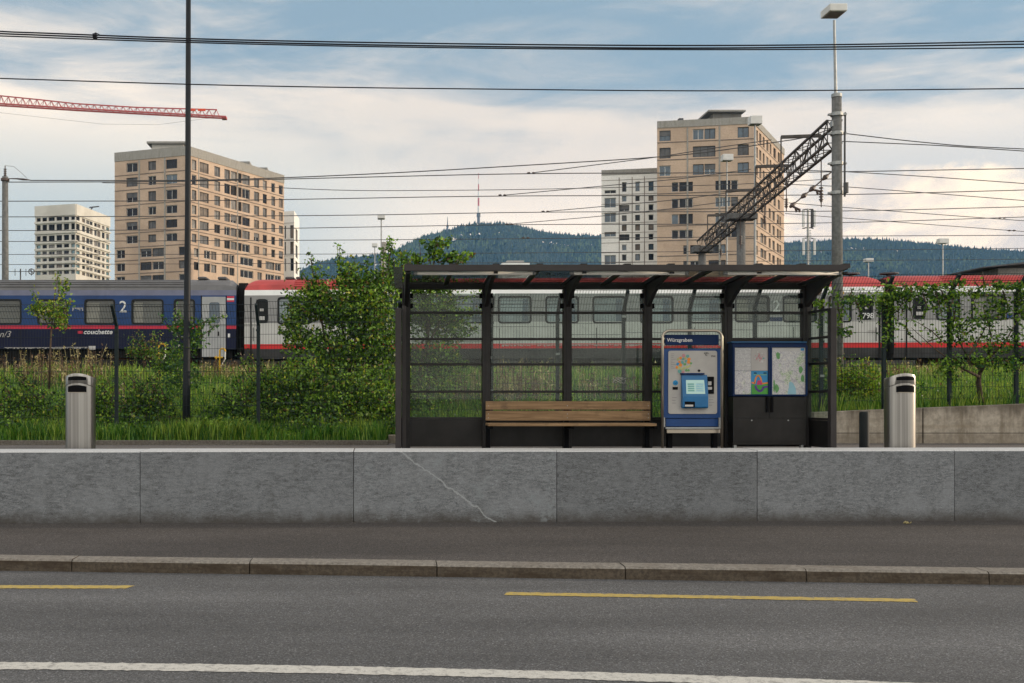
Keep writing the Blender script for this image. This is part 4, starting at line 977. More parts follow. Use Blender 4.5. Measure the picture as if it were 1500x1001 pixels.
def slab_bands(t, face, zlist, h, off, mat_, nm='slab_band'):
    for z in zlist:
        b = MB(); q = [face.p(0, z, off), face.p(1, z, off), face.p(1, z + h, off), face.p(0, z + h, off)]; r = [face.p(0, z, -.01), face.p(1, z, -.01), face.p(1, z + h, -.01), face.p(0, z + h, -.01)]
        b.poly(q)
        for k in range(4): j = (k + 1) % 4; b.poly([q[k], r[k], r[j], q[j]])
        b.build(nm, mat_, t)
def vjoint(t, face, us, z0, z1, mat_, w=.35):
    b = MB()
    for u in us:
        hw = w / 2 / face.d.length; q = [face.p(u - hw, z0, .06), face.p(u + hw, z0, .06), face.p(u + hw, z1, .06), face.p(u - hw, z1, .06)]; r = [face.p(u - hw, z0, 0), face.p(u + hw, z0, 0), face.p(u + hw, z1, 0), face.p(u - hw, z1, 0)]
        b.poly(q)
        for k in range(4): j = (k + 1) % 4; b.poly([q[k], r[k], r[j], q[j]])
    b.build('expansion_joint', mat_, t)
GZ = 2.2
def gp(px, d): return Vector((X(px, d), d, 0))
def tower(label, A, Bc, Cc, ytop, dB, rowsL, rowsR, mats, style, back, name='apartment_tower'):
    t = thing(name, label, 'apartment building', (Bc.x, Bc.y, GZ), None); zt = Z(ytop, dB)
    fl, fr = Face(A, Bc), Face(Bc, Cc); rr = random.Random(int(A.x * 3))
    D_ = A + Cc - Bc if back is None else back
    for face, rows in ((fl, rowsL), (fr, rowsR)):
        ops = []
        for y0, y1, cols in rows:
            for c_ in cols: ops.append((max(.003, face.u(c_[0])), min(.997, face.u(c_[1])), Z(y1, dB), Z(y0, dB), c_[2] if len(c_) > 2 else None))
        facade(t, face, GZ, zt, ops, mats['wall'])
        for a, c, u, v, k in ops:
            wd = (c - a) * face.d.length; k = k or style(rr, wd, face is fr)
            fm = M['frame_white'] if rr.random() < .6 and k in ('pane_dark', 'pane_blue') else M['frame_dark']
            window(t, face, a, c, u, v, M[k], fm, 0 if wd < 1.6 else (1 if wd < 3.2 else 2), sill=False, blind=(rr.choice([.3, .5, .7]) if rr.random() < .18 and k.startswith('pane') else None))
    for p, q in ((Cc, D_), (D_, A)):
        f = Face(p, q); b = MB(); b.poly([f.p(0, GZ), f.p(1, GZ), f.p(1, zt), f.p(0, zt)]); b.build('rear_wall', mats['wall'], t)
    solid_roof(t, [A, Bc, Cc, D_], zt - .02, M['roof_dark'])
    return t, fl, fr, zt
def st_tan(rr, w, right):
    r = rr.random()
    if right: return 'shutter' if r < .38 else 'shutter_light' if r < .52 else 'pane_dark' if r < .78 else 'loggia' if r < .90 else 'curtain'
    return 'pane_dark' if r < .62 else 'shutter' if r < .9 else 'pane_blue'
def rows(spec, cols): return [(a, b_, cols) for a, b_ in spec]
# left tan tower
dB = 208.
LA, LB, LC = gp(168, 214), gp(275.5, 208), gp(416, 236)
rL = rows([(231.5, 245), (253.5, 267), (276, 290.5), (299, 311), (320, 332), (340.5, 352)], [(185, 201.5), (217, 228.5), (243, 259.5)]) + rows([(361, 373.5), (381, 393), (401, 413)], [(170.5, 183), (205.5, 222), (223, 240), (262, 271)])
rR = rows([(232, 247), (254, 269), (276.5, 291), (299, 312), (320, 333), (341, 353.5)], [(281, 287.8), (292.5, 305.8), (314, 322.5), (328.7, 337), (338, 347), (349, 354, 'loggia'), (354.8, 366), (372, 379.7), (385, 391), (397.5, 403), (408.5, 414.5)]) + rows([(362, 374.5), (382, 394)], [(284, 291.5), (299, 308), (309, 317), (325, 335), (336, 343.5), (352, 371), (377, 383.5), (389, 402), (403, 411.5)])
brick = {'wall': M['tan_brick']}
t, fl, fr, zt = tower('tan brick apartment tower on the left beyond the blue carriage', LA, LB, LC, 215, dB, rL, rR, brick, st_tan, None)
zp = Z(227.5, dB)
for f in (fl, fr): slab_bands(t, f, [zp], zt - zp + .15, .12, M['tower_concrete'], 'parapet')
slab_bands(t, fl, [Z(y, dB) for y in (250, 272.5, 295, 316.5, 337, 358.5, 378, 398)], .18, .05, M['slab_line']); slab_bands(t, fr, [Z(y, dB) for y in (250.5, 273.5, 295.5, 316.5, 337.5, 358.5, 379)], .16, .05, M['slab_line'])
vjoint(t, fl, [fl.u(204), fl.u(241.5)], GZ, zp - .1, M['tower_concrete']); vjoint(t, fr, [fr.u(291), fr.u(348)], GZ, zp - .1, M['tower_concrete'], .25)
b = MB(); q = gp(222, 217); p1 = gp(273, 214)
for z0, z1, g, mi in ((zt, Z(213.5, 214), 0, 0), (Z(213.5, 214), Z(210.5, 214), .9, 1)):
    xs_ = (X(224, 214) - g, X(270, 214) + g); b.box(xs_[0], xs_[1], 213 - g, 222 + g, z0, z1, mi)
b.build('roof_house', [M['cream_facade'], M['tower_concrete']], t)
for px, dd in ((345, 224), (371, 230)):
    b = MB(); q = gp(px, dd + 3); b.box(q.x - 3.5, q.x + 3.5, q.y - 2, q.y + 5, zt, zt + .9); b.build('roof_unit', M['tower_concrete'], t)
# right tan tower
RA, RB, RC = gp(962.5, 178), gp(1104, 175), gp(1148.5, 198)
dB = 175.
rL = rows([(185.5, 201), (211, 227), (237.5, 253)], [(966, 982.5), (1015, 1031), (1032, 1048), (1080.5, 1097)]) + rows([(263, 277), (287.5, 301.5), (310.5, 325), (334, 347)], [(984, 994), (995, 1015), (1048, 1070), (1071, 1081)]) + rows([(357, 370), (380, 393)], [(1001, 1008), (1011, 1026), (1038, 1055), (1056, 1063)])
rL[0] = (185.5, 201, [(966, 982.5, 'pane_blue'), (1015, 1031, 'pane_blue'), (1032, 1048, 'pane_blue'), (1080.5, 1097, 'pane_blue')]); rL[1] = (211, 227, [(966, 982.5, 'shutter'), (1015, 1048, 'shutter'), (1080.5, 1097, 'shutter')]); rL[2] = (237.5, 253, [(966, 982.5, 'pane_blue'), (1015, 1031, 'pane_blue'), (1032, 1048, 'pane_blue'), (1080.5, 1097, 'pane_blue')])
rR = rows([(186, 202), (211, 227), (237.5, 253), (263, 278)], [(1108, 1110.3), (1112.3, 1115.2), (1117.5, 1120), (1122.5, 1125.7), (1127.5, 1130), (1133, 1136.5), (1139.5, 1142.5)]) + rows([(288, 303), (311, 326), (334.5, 349), (357.5, 371), (380, 394)], [(1107.5, 1110), (1114, 1118.5), (1119.2, 1122.5), (1126, 1129), (1131.5, 1135), (1138, 1141), (1141.8, 1144)])
t, fl, fr, zt = tower('tall tan brick apartment tower behind the lattice gantry', RA, RB, RC, 172.5, dB, rL, rR, brick, st_tan, None)
zp = Z(181.5, dB)
for f in (fl, fr): slab_bands(t, f, [zp], zt - zp + .15, .12, M['tower_concrete'], 'parapet')
slab_bands(t, fl, [Z(y, dB) for y in (204, 230, 256, 280, 304.5, 328, 350, 373)], .16, .05, M['slab_line']); slab_bands(t, fr, [Z(y, dB) for y in (205, 231, 256, 282, 306, 329, 352, 374)], .14, .05, M['slab_line'])
vjoint(t, fl, [fl.u(1007), fl.u(1054)], GZ, zp - .1, M['tower_concrete'], .28)
b = MB(); b.box(X(1044, 180), X(1086, 180), 180, 188, zt, Z(167, 180), 0); b.box(X(1034, 180), X(1088, 180), 178.5, 189, Z(167, 180) + .01, Z(164.5, 180), 1); b.build('roof_house', [M['tower_concrete'], M['tower_concrete']], t)
b = MB(); q = gp(998, 180); b.box(q.x - .4, q.x + .4, 180, 181, zt, zt + 1.3); b.build('roof_vent', M['roof_dark'], t)
# white block
WA, WB, WC = gp(881, 192), gp(963.5, 190), gp(975, 215); dB = 190.
cb = [(911, 918), (930.5, 937.5), (950, 957.5)]
rL = [(265, 279.5, cb), (276, 281, [(885.5, 902.5)]), (285.5, 294, cb), (287.5, 302, [(885.5, 902.5, 'pane_blue')]), (299, 308, [(907, 922, 'pane_dark')] + cb[1:]), (309.5, 323.5, [(885.5, 902.5, 'pane_blue')]), (314, 322.5, cb), (328, 337, cb), (338, 345, [(885.5, 902.5)]), (342, 351, [(907, 922, 'pane_dark')] + cb[1:]), (357, 366, cb), (371.5, 381, cb), (372, 386, [(885.5, 902.5, 'pane_blue')])]
t, fl, fr, zt = tower('white panelled block with scattered square windows left of the tallest tan tower', WA, WB, WC, 247, dB, rL, [], {'wall': M['white_facade']}, lambda r, w, g: r.choice(['pane_dark', 'pane_blue', 'curtain', 'pane_dark']), None)
slab_bands(t, fl, [Z(y, dB) for y in (262, 283.5, 297, 311, 325.5, 340, 354.5, 369, 384)], .08, .03, M['slab_line']); vjoint(t, fl, [fl.u(907), fl.u(926), fl.u(944)], GZ, Z(258, dB), M['slab_line'], .12)
slab_bands(t, fl, [Z(254, dB)], zt - Z(254, dB) + .1, .08, M['tower_concrete'], 'parapet')
# white annex right of the left tower
t, fl, fr, zt = tower('narrow white block peeking out right of the left tan tower', gp(400, 252), gp(431, 250), gp(438.5, 262), 309, 250., [(y, y + 19, [(416.8, 418.8), (424.8, 430)]) for y in (330, 354, 378)], [(y, y + 19, [(433, 436)]) for y in (331, 355, 379)], {'wall': M['white_facade']}, lambda r, w, g: r.choice(['pane_dark', 'curtain']), None)
slab_bands(t, fl, [Z(y, 250) for y in (327, 351, 375)], .2, .06, M['frame_white'])
# small cream tower
dB = 300.
ra = [(316.5, 322), (327, 336), (343.5, 351.5), (356.8, 362), (366.5, 371.5), (376.5, 381.5), (386.5, 391.5), (396, 401)]
cl = [(62, 68.6), (71.2, 80), (82.6, 90.8), (93.5, 101)]
rL = [(a, c, [(53.5, 59.5, 'pane_teal' if i > 2 else 'loggia')] + [(p, q, 'loggia' if i < 3 else None) for p, q in cl] + [(104.2, 110.6, 'pane_teal' if i > 2 else 'loggia')]) for i, (a, c) in enumerate(ra)]
rR = [(a, c, [(111, 116.8, 'pane_teal' if i > 2 else 'loggia'), (120.3, 124.6), (126.4, 131), (131.5, 135.6), (138, 142), (142.5, 147), (149.3, 153.2), (155.6, 159.6, 'pane_teal')]) for i, (a, c) in enumerate(ra)]
t, fl, fr, zt = tower('small cream tower with a tall blank parapet at the far left', gp(51.5, 304), gp(110.8, 300), gp(160.5, 322), 299, dB, rL, rR, {'wall': M['cream_facade']}, lambda r, w, g: r.choice(['pane_dark', 'pane_dark', 'loggia', 'curtain', 'shutter_light']), None)
for f in (fl, fr): slab_bands(t, f, [Z(y, dB) for y in (325.5, 341, 355.3, 365.2, 375.2, 385.3, 395.2)], .55, .45, M['cream_facade'], 'floor_slab')
for f in (fl, fr): slab_bands(t, f, [Z(315, dB)], zt - Z(315, dB), .3, M['cream_facade'], 'parapet')
b = MB(); b.box(X(90, 305), X(112, 305), 306, 312, zt, zt + .6); b.build('roof_unit', M['tower_concrete'], t); b = MB(); q = gp(131, 312); b.beam((q.x, 312, zt), (q.x + 1, 312, zt + 1.2), .3, .3); b.beam((q.x, 312, zt + 1.2), (q.x + 3, 312, zt + 1.5), .4, .3); b.build('roof_crane', M['roof_dark'], t)
# low roofs over the carriages
t = thing('station_roof', 'dark sloping shed roof just above the carriage at the far right', 'shed roof', (X(1490, 70), 70, 2.5)); b = MB()
b.prism([(X(1440, 70), Z(391, 70)), (X(1500, 70), Z(384, 70)), (X(1570, 70), Z(378, 70)), (X(1570, 70), Z(380, 70)), (X(1440, 70), Z(392.5, 70))], 70, 84); b.build('roof', M['roof_dark'], t)
b = MB(); b.box(X(1462, 71), X(1568, 71), 71, 83, 2.4, Z(391, 71) - .1); b.build('wall', M['tower_concrete'], t)
t = thing('flat_roofed_house', 'low grey flat roofed building on the hillside just above the shelter canopy', 'building', (X(760, 520), 520, 2.2)); b = MB(); b.box(X(736, 520), X(776, 520), 520, 540, 2.2, Z(384.5, 520)); b.build('wall', M['white_facade'], t); b = MB(); b.box(X(743, 520), X(768, 520), 522, 535, Z(384.5, 520), Z(381, 520)); b.build('roof_house', M['tower_concrete'], t)

# ------------------------------------------------------------------ catenary masts, gantry, lights
G0, G1, G2 = (X(1226.5, 36), 36.), (X(1085.5, 52.6), 52.6), (X(1028, 64.6), 64.6)
t = thing('gantry', 'grey steel lattice gantry reaching from the tall concrete mast over the tracks', 'gantry', (G0[0], 36, 2.5))
dirv = Vector((G2[0] - G0[0], G2[1] - G0[1], 0)).normalized(); sd = Vector((-dirv.y, dirv.x, 0)); zl = Z(206, 36); zu = zl + .82; Lg = (Vector((G2[0], G2[1])) - Vector((G0[0], G0[1]))).length
st = Vector((G0[0], G0[1], 0)) + dirv * .35
def gpnt(s_, side, z): q = st + dirv * s_ + sd * side; return (q.x, q.y, z)
wv = .24
for side in (-wv, wv):
    for z in (zl, zu):
        b = MB(); b.beam(gpnt(0, side, z), gpnt(Lg, side, z), .08, .08); b.build('chord', M['truss_steel'], t)
ns = 26
for nm, f0 in (('lattice_side', -wv), ('lattice_side', wv)):
    b = MB()
    for k in range(ns):
        s0, s1 = Lg * k / ns, Lg * (k + 1) / ns; za, zb = (zl, zu) if k % 2 else (zu, zl)
        b.beam(gpnt(s0, f0, za), gpnt(s1, f0, zb), .032, .032); b.beam(gpnt(s0, f0, zl), gpnt(s0, f0, zu), .028, .028)
    b.build(nm, M['truss_steel'], t)
for z in (zl, zu):
    b = MB()
    for k in range(ns):
        s0, s1 = Lg * k / ns, Lg * (k + 1) / ns; a_, c_ = (-wv, wv) if k % 2 else (wv, -wv)
        b.beam(gpnt(s0, a_, z), gpnt(s1, c_, z), .026, .026); b.beam(gpnt(s0, -wv, z), gpnt(s0, wv, z), .028, .028)
    b.build('lattice_deck', M['truss_steel'], t)
for s_, w2, top in ((3.2, -1.1, .25), (8.2, -1.0, .2), (13.5, -1.3, .2), (20.5, -1.0, .2)):     # side arms with hangers
    b = MB(); b.beam(gpnt(s_, -.4, zu + top), gpnt(s_, -w2, zu + top), .12, .12); b.tube([gpnt(s_, -w2, zu + top), gpnt(s_, -w2, zu - 1.1)], .03, 6); b.build('side_arm', M['truss_steel'], t)
for s_, w2, dz in ((2.4, -.2, 1.9), (6.5, .1, 1.3), (11, 0, 1.2), (16, .1, 1.5), (22, 0, 1.2)):
    b = MB(); q = gpnt(s_, w2, zl); b.tube([q, (q[0], q[1], zl - dz)], .022, 6)
    b.tube([(q[0], q[1], zl - dz * .62), (q[0], q[1], zl - dz * .9)], [.03, .05], 8)
    for k in range(5): b.tube([(q[0], q[1], zl - dz * (.6 + k * .06)), (q[0], q[1], zl - dz * (.62 + k * .06))], .085, 10)
    b.build('insulator', M['insulator'], t)
def steady(a, c, parent):
    b = MB(); b.tube([a, c], .03, 6); A_, C_ = Vector(a), Vector(c)
    for f_ in (.15, .75):
        q = A_ + (C_ - A_) * f_; e_ = q + (C_ - A_).normalized() * .3; b.tube([q, (q + e_) / 2, e_], [.05, .11, .05], 8)
    b.build('steady_arm', M['insulator'], parent)
steady(P(1218, 252, 40), P(1186, 280, 40), t); steady(P(1186, 280, 42), P(1158, 303, 42), t)
for a, c in (((1186, 277), (1203, 281)), ((1196, 278), (1198, 285)), ((1201, 279), (1203, 285)), ((1158, 301), (1172, 308)), ((1165, 304), (1167, 311)), ((1170, 306), (1172, 311))): b = MB(); b.tube([P(*a, 41), P(*c, 41)], .045, 6); b.build('wire_fitting', M['insulator'], t)
def mast(name, label, px0, px1, ytop, d, mat_, r0, r1, zb=2.3, cat='mast'):
    t = thing(name, label, cat, (X(px0, d), d, zb)); b = MB(); b.tube([(X(px0, d), d, zb), (X(px1, d), d, Z(ytop, d))], [r0, r1], 14); b.build('shaft', mat_, t, smooth=True); return t
t = mast('catenary_mast', 'thick grey concrete mast at the right carrying the gantry and a tall floodlight', 1227, 1225.5, 142, 36, M['mast_concrete'], .20, .165)
b = MB(); xm = X(1225.5, 36); b.tube([(xm, 36, Z(143, 36)), (xm, 36, Z(138, 36))], .18, 14); b.box(xm - .20, xm - .16, 35.9, 36.1, Z(186, 36), Z(178, 36)); b.build('cap', M['galvanised'], t)
for y in (168, 196, 240, 283):
    b = MB(); zz = Z(y, 36); b.tube([(xm, 36, zz - .06), (xm, 36, zz + .06)], .215, 14); b.box(xm - .30, xm + .34, 35.93, 36.07, zz - .03, zz + .03); b.build('bracket', M['galvanised'], t)
b = MB(); b.beam((xm + .31, 36, Z(197, 36)), (xm + .31, 36, Z(165, 36)), .05, .05); b.beam((xm + .2, 35.8, Z(290, 36)), (xm + .2, 35.8, Z(195, 36)), .05, .05); b.tube([(xm + .22, 35.75, Z(285, 36)), (xm + .22, 35.75, Z(270, 36))], .09, 8); b.build('tension_rod', M['thin_wire'], t)
fp = MB(); xf = X(1223, 36); fp.tube([(xf + .03, 36, Z(140, 36)), (X(1222, 36), 36, Z(30, 36))], [.055, .042], 10); fp.build('lamp_stem', M['galvanised'], t)
b = MB(); b.box(X(1210.5, 36), X(1236, 36), 35.7, 36.5, Z(20.5, 36), Z(9.5, 36)); fl_ = b.build('floodlight', M['white_metal'], t, bevel=.03)
b = MB(); b.box(X(1213, 36), X(1233.5, 36), 35.78, 36.42, Z(20.5, 36) - .015, Z(20.5, 36) - .001); b.build('lens', M['galvanised'], fl_)
t = mast('catenary_mast', 'shorter concrete mast carrying the middle of the gantry in front of the tall tan tower', 1086, 1085.5, 322, 52.6, M['mast_concrete'], .24, .22)
b = MB(); q = P(1085.5, 321, 52.6); b.box(q.x - .75, q.x + .75, 52.2, 53, q.z - .05, q.z + .25); b.build('cap', M['mast_concrete'], t, bevel=.03)
t = mast('catenary_mast', 'farthest concrete mast under the low end of the gantry', 1028.5, 1028.5, 370, 64.6, M['mast_concrete'], .26, .24)
b = MB(); q = P(1028.5, 368, 64.6); b.box(q.x - .6, q.x + .6, 64.2, 65, q.z - .1, q.z + .3); b.build('cap', M['mast_concrete'], t, bevel=.03)
t = mast('catenary_mast', 'grey concrete mast at the left edge with a wire clamped to its top', 8, 7.5, 259, 45, M['mast_concrete'], .165, .13)
b = MB(); q = P(7.5, 262, 45); b.tube([(q.x, 45, q.z - .1), (q.x, 45, q.z)], .19, 12); b.tube([(q.x, 45, q.z), (q.x, 45, Z(243, 45))], [.05, .02], 8)
for k in range(4): b.tube([(q.x, 45, q.z + .14 + k * .09), (q.x, 45, q.z + .17 + k * .09)], .07, 10)
b.tube([P(8, 243, 45), P(20, 244, 45), P(32, 254, 45), P(40, 262, 45)], .008, 5); b.tube([P(10, 262, 45), P(24, 262, 45), P(34, 263, 45), P(44, 264, 45)], [.02, .03, .05, .02], 8); b.build('line_insulator', M['insulator'], t)
t = mast('catenary_mast', 'short pale concrete column rising behind the big bush', 562.5, 562.5, 355, 60, M['tower_concrete'], .17, .15)
def flood(label, px, ytop, ybase, d, w, h, r=.05):
    t = thing('floodlight_mast', label, 'floodlight mast', (X(px, d), d, 2.3)); b = MB(); b.tube([(X(px, d), d, 2.3), (X(px, d), d, Z(ytop + h, d))], [r * 1.4, r], 8); b.build('pole', M['galvanised'], t)
    b = MB(); k = .3; x0, x1, z0, z1 = X(px - w / 2, d), X(px + w / 2, d), Z(ytop + h, d), Z(ytop, d); b.box(x0, x1, d - k, d + k, z0, z1); hd_ = b.build('lamp_head', M['white_metal'], t, bevel=.03)
    b = MB(); b.box(x0 + .06, x1 - .06, d - k + .06, d + k - .06, z0 - .02, z0 - .001); b.build('lens', M['galvanised'], hd_); return t
flood('floodlight mast with pale box head at the roof corner of the tallest tan tower', 1106, 171, 380, 62, 17, 12, .07)
flood('floodlight mast with small pale box head in front of the tallest tan tower', 1065, 227, 380, 75, 15, 9)
flood('thin floodlight mast with box head standing above the big bush', 558.5, 315, 400, 80, 11, 6)
flood('low floodlight with pale head just above the red carriage roof right of the shelter', 1272, 379, 400, 85, 11, 5)
flood('floodlight mast with pale head against the wooded ridge at the far right', 1381, 350, 400, 95, 14, 7)
flood('tiny floodlight left of the taller one above the big bush', 549, 357, 400, 110, 8, 5)
# mobile phone mast
d = 90; t = thing('antenna_mast', 'thin mast with white antenna panels between the tan tower and the thick mast', 'antenna mast', (X(1184, d), d, 2.3)); b = MB(); b.tube([(X(1184, d), d, 2.3), (X(1183.5, d), d, Z(306, d))], .10, 8)
for k in range(22): zz = Z(385 - k * 2.2, d); b.box(X(1184, d) - .2, X(1184, d) + .2, d - .13, d - .10, zz, zz + .05)
b.build('shaft', M['galvanised'], t)
for px, y0, y1 in ((1175.5, 309, 333), (1191.5, 309, 333), (1188, 307, 334), (1175.8, 350, 374), (1191.8, 350, 374)):
    b = MB(); b.box(X(px - 1.3, d), X(px + 1.3, d), d - .3, d - .1, Z(y1, d), Z(y0, d)); b.build('antenna_panel', M['white_metal'] if px != 1188 else M['thin_wire'], t)
b = MB()
for y in (307, 334, 349): b.tube([P(1175.5, y + 1, d), P(1180, y, d), P(1188, y, d), P(1191.5, y + 1, d)], .05, 5)
b.build('bracket', M['thin_wire'], t)
# low stay wires and brackets left of the small tower
t = thing('signal_gantry', 'thin wire frame with a round wheel above the blue carriage roof at the far left', 'signal frame', (X(30, 60), 60, 2.4)); b = MB()
for px in (12, 22, 30, 38, 46): b.tube([P(px, 404, 60), P(px, 394, 60)], .02, 5)
b.tube([P(10, 398, 60), P(60, 398, 60)], .02, 5); pts = [P(46 + 4 * math.cos(k * .449), 398 + 4 * math.sin(k * .449), 60) for k in range(15)]; b.tube(pts, .03, 5); b.beam(P(43, 395, 60), P(49, 401, 60), .04, .04); b.tube([P(30, 560, 60), P(30, 394, 60)], .04, 6); b.build('frame', M['thin_wire'], t)
# crane
d = 170; t = thing('tower_crane', 'red lattice crane jib reaching in from the left edge high above the small tower', 'crane', (X(-420, d), d, 2.2))
def jt(px): return 141.5 + (px - 0) * .0975 * (1 if px < 300 else 1)
pts_b = [(-420, 128), (-150, 147), (0, 153.5), (110, 160.5), (200, 165.5), (332, 172.5)]; pts_t = [(-420, 60), (-150, 121), (0, 140.5), (60, 146.5), (110, 152), (200, 157.5), (318, 161)]
b = MB()
for i in range(len(pts_b) - 1):
    for o_ in (-.6, .6): b.beam(Vector(P(*pts_b[i], d)) + Vector((0, o_, 0)), Vector(P(*pts_b[i+1], d)) + Vector((0, o_, 0)), .18, .24)
b.build('lower_chord', M['crane_red'], t); b = MB()
for i in range(len(pts_t) - 1): b.beam(P(*pts_t[i], d), P(*pts_t[i+1], d), .16, .18)
b.build('upper_chord', M['crane_red'], t); b = MB(); px = -140; k = 0
ip = lambda L_, x: float(np.interp(x, [p[0] for p in L_], [p[1] for p in L_]))
while px < 320:
    w = 10.5; a = P(px, ip(pts_b, px), d); m_ = P(px + w / 2, ip(pts_t, px + w / 2), d); c = P(px + w, ip(pts_b, px + w), d)
    for o_ in (-.6, .6): b.beam(Vector(a) + Vector((0, o_, 0)), m_, .07, .07); b.beam(m_, Vector(c) + Vector((0, o_, 0)), .07, .07)
    px += w
b.build('lattice', M['crane_red'], t)
for a, c in ((280, 287), (291, 302)): b = MB(); b.box(X(a, d), X(c, d), d - .7, d - .6, Z(164.5, d), Z(161, d)); b.build('warning_board', sm('orange_board', (.7, .07, .02), .5), t)
b = MB(); b.box(X(325, d), X(332, d), d - .6, d + .6, Z(175, d), Z(171.5, d)); b.build('jib_tip', M['crane_red'], t); b = MB(); b.tube([P(-20, 163, d), P(60, 172, d), P(150, 182, d), P(230, 183, d), P(318, 172, d)], .02, 5); b.build('trolley_rope', M['thin_wire'], t)
b = MB(); b.box(X(-420, d) - 1, X(-420, d) + 1, d - 1, d + 1, 2.2, Z(60, d)); b.build('tower', M['crane_red'], t); b = MB(); b.beam(P(-420, 128, d), P(-620, 122, d), 1.2, .5); b.box(X(-620, d), X(-590, d), d - .8, d + .8, Z(150, d), Z(122, d)); b.build('counter_jib', M['crane_red'], t)

# ------------------------------------------------------------------ overhead wires
def wire(label, pts, d, r, mat_='thin_wire', extra=None, d2=None, group='overhead wires', dead=None):
    pp = []; n = 14 * (len(pts) - 1); xs_ = [p[0] for p in pts]; ys_ = [p[1] for p in pts]
    # smooth the path so the cable hangs in one curve
    fx = np.linspace(xs_[0], xs_[-1], 61); fy = np.interp(fx, xs_, ys_); ker = np.ones(9) / 9
    fy2 = np.convolve(np.pad(fy, 4, mode='edge'), ker, 'valid'); fy2[:3] = fy[:3]; fy2[-3:] = fy[-3:]
    for k in range(61):
        dd = d if d2 is None else 1 / ((1 / d) + (1 / d2 - 1 / d) * k / 60)
        pp.append(P(float(fx[k]), float(fy2[k]), dd))
    b = MB(); b.tube(pp, r, 6); o = b.build('overhead_wire' if mat_ == 'thin_wire' else 'power_cable', M[mat_], loc=tuple(pp[0])); tag(o, label, 'wire' if mat_ == 'thin_wire' else 'cable', group)
    if dead is not None:
        bb = MB()
        for px, py in dead: bb.tube([P(px - 6, py, d), P(px - 3, py, d), P(px - 1, py, d)], [.02, .055, .02], 6); bb.tube([P(px + 1, py, d), P(px + 3, py, d), P(px + 6, py, d)], [.02, .055, .02], 6)
        bb.build('section_insulator', M['insulator'], o)
    return o
cg = 'thick dark cables across the top of the sky'
wire('uppermost dark power cable across the top of the sky', [(-60, 44.5), (0, 46), (272, 57.2), (500, 62), (750, 65.5), (1000, 67.3), (1221, 66), (1500, 61), (1560, 59.5)], 12, .0088, 'cable', group=cg)
c2_ = wire('second dark power cable from the top, carrying a small clip at the left', [(-60, 47), (0, 49.5), (272, 60), (500, 65.5), (750, 69), (1000, 71.2), (1221, 69.3), (1500, 65), (1560, 63.5)], 12.1, .0095, 'cable', group=cg)
wire('third dark power cable, lowest strand of the thick bundle', [(-60, 50), (0, 53), (272, 62.6), (500, 68), (750, 71.5), (1000, 73.2), (1221, 72.5), (1500, 70), (1560, 69)], 12.2, .0080, 'cable', group=cg)
wire('single dark cable below the thick bundle, above the crane and towers', [(-60, 113), (0, 115), (272, 124), (500, 128.5), (1000, 133.7), (1221, 132.7), (1500, 130), (1560, 129)], 12.5, .0075, 'cable', group=cg)
b = MB(); q = P(140, 52.5, 12.05)
b.box(q.x - .03, q.x + .015, q.y - .025, q.y + .025, q.z - .035, q.z + .02); b.tube([(q.x - .03, q.y, q.z + .015), (q.x, q.y, q.z + .035), (q.x + .05, q.y, q.z + .01)], .006, 6); b.build('cable_clip', M['cable'], c2_)
W = wire
W('thin wire leaving the left mast and crossing high over the left tan tower', [(44, 264.5), (272, 265), (415, 261), (500, 257), (600, 252.5), (962, 231), (1060, 222), (1150, 205), (1222, 196)], 46, .024)
W('straight contact wire through the top floors of the white block', [(10, 267), (272, 266.5), (415, 262.5), (500, 260.6), (775, 254), (880, 254), (1149, 253), (1235, 252), (1500, 247), (1560, 246)], 50, .024, dead=[(778, 253.5)])
W('branch wire rising from the mid sky joint to the tallest tan tower', [(781, 253.3), (962, 230.5), (1060, 215), (1130, 205)], 50, .022)
W('faint wire crossing the sky under the first contact wire', [(150, 268), (330, 271), (500, 280), (737, 278.5), (900, 275), (1100, 270), (1222, 262)], 62, .022)
W('contact wire at mid height of the left tan tower', [(-40, 295), (0, 295), (272, 294.6), (415, 292.8), (500, 291), (734, 287), (880, 287), (1235, 286), (1500, 278.5), (1560, 277)], 54, .024, dead=[(736, 286)])
W('branch wire rising right from the second joint to the white block', [(742, 285.8), (880, 273), (1000, 262), (1100, 248)], 54, .022)
W('contact wire below the masthead of the radio tower', [(-40, 318.5), (0, 318), (272, 317), (500, 316), (799, 310.5), (1000, 310.5), (1235, 310), (1500, 303), (1560, 301.5)], 58, .024, dead=[(799, 310)])
W('branch wire rising right from the third joint', [(805, 309.6), (880, 303), (1000, 292), (1120, 275)], 58, .022)
W('contact wire grazing the summit of the wooded hill', [(-40, 338.5), (0, 338), (272, 337), (500, 333.5), (746, 329), (1000, 328.8), (1235, 327), (1500, 318), (1560, 316)], 62, .024, dead=[(746, 328.5), (1468, 319.5)])
W('branch wire rising right from the fourth joint above the hill', [(752, 328), (880, 317), (1000, 304), (1120, 288)], 62, .022)
W('contact wire crossing the hill below its summit', [(-40, 354.5), (0, 354), (500, 352), (880, 349), (1222, 346), (1500, 345), (1560, 344.5)], 66, .024, dead=[(770, 348.5)])
W('low contact wire crossing the foot of the towers', [(-40, 373), (500, 372.5), (750, 370.8), (880, 370), (1222, 367), (1500, 364)], 70, .022)
W('lowest contact wire just above the carriage roofs', [(-40, 388), (500, 386), (880, 384.5), (1222, 382), (1500, 380)], 74, .022)
W('steep wire falling right from the top of the thick mast', [(1236, 195.5), (1320, 205.5), (1407, 214), (1500, 218.5), (1560, 221)], 37, .018)
W('wire falling right from the second bracket of the thick mast', [(1234, 207.3), (1370, 213), (1500, 221.5), (1560, 226)], 38, .018)
W('wire sagging right across the glowing cloud, upper of two crossing wires', [(1150, 249), (1235, 251.5), (1360, 259), (1500, 269), (1560, 274)], 44, .018)
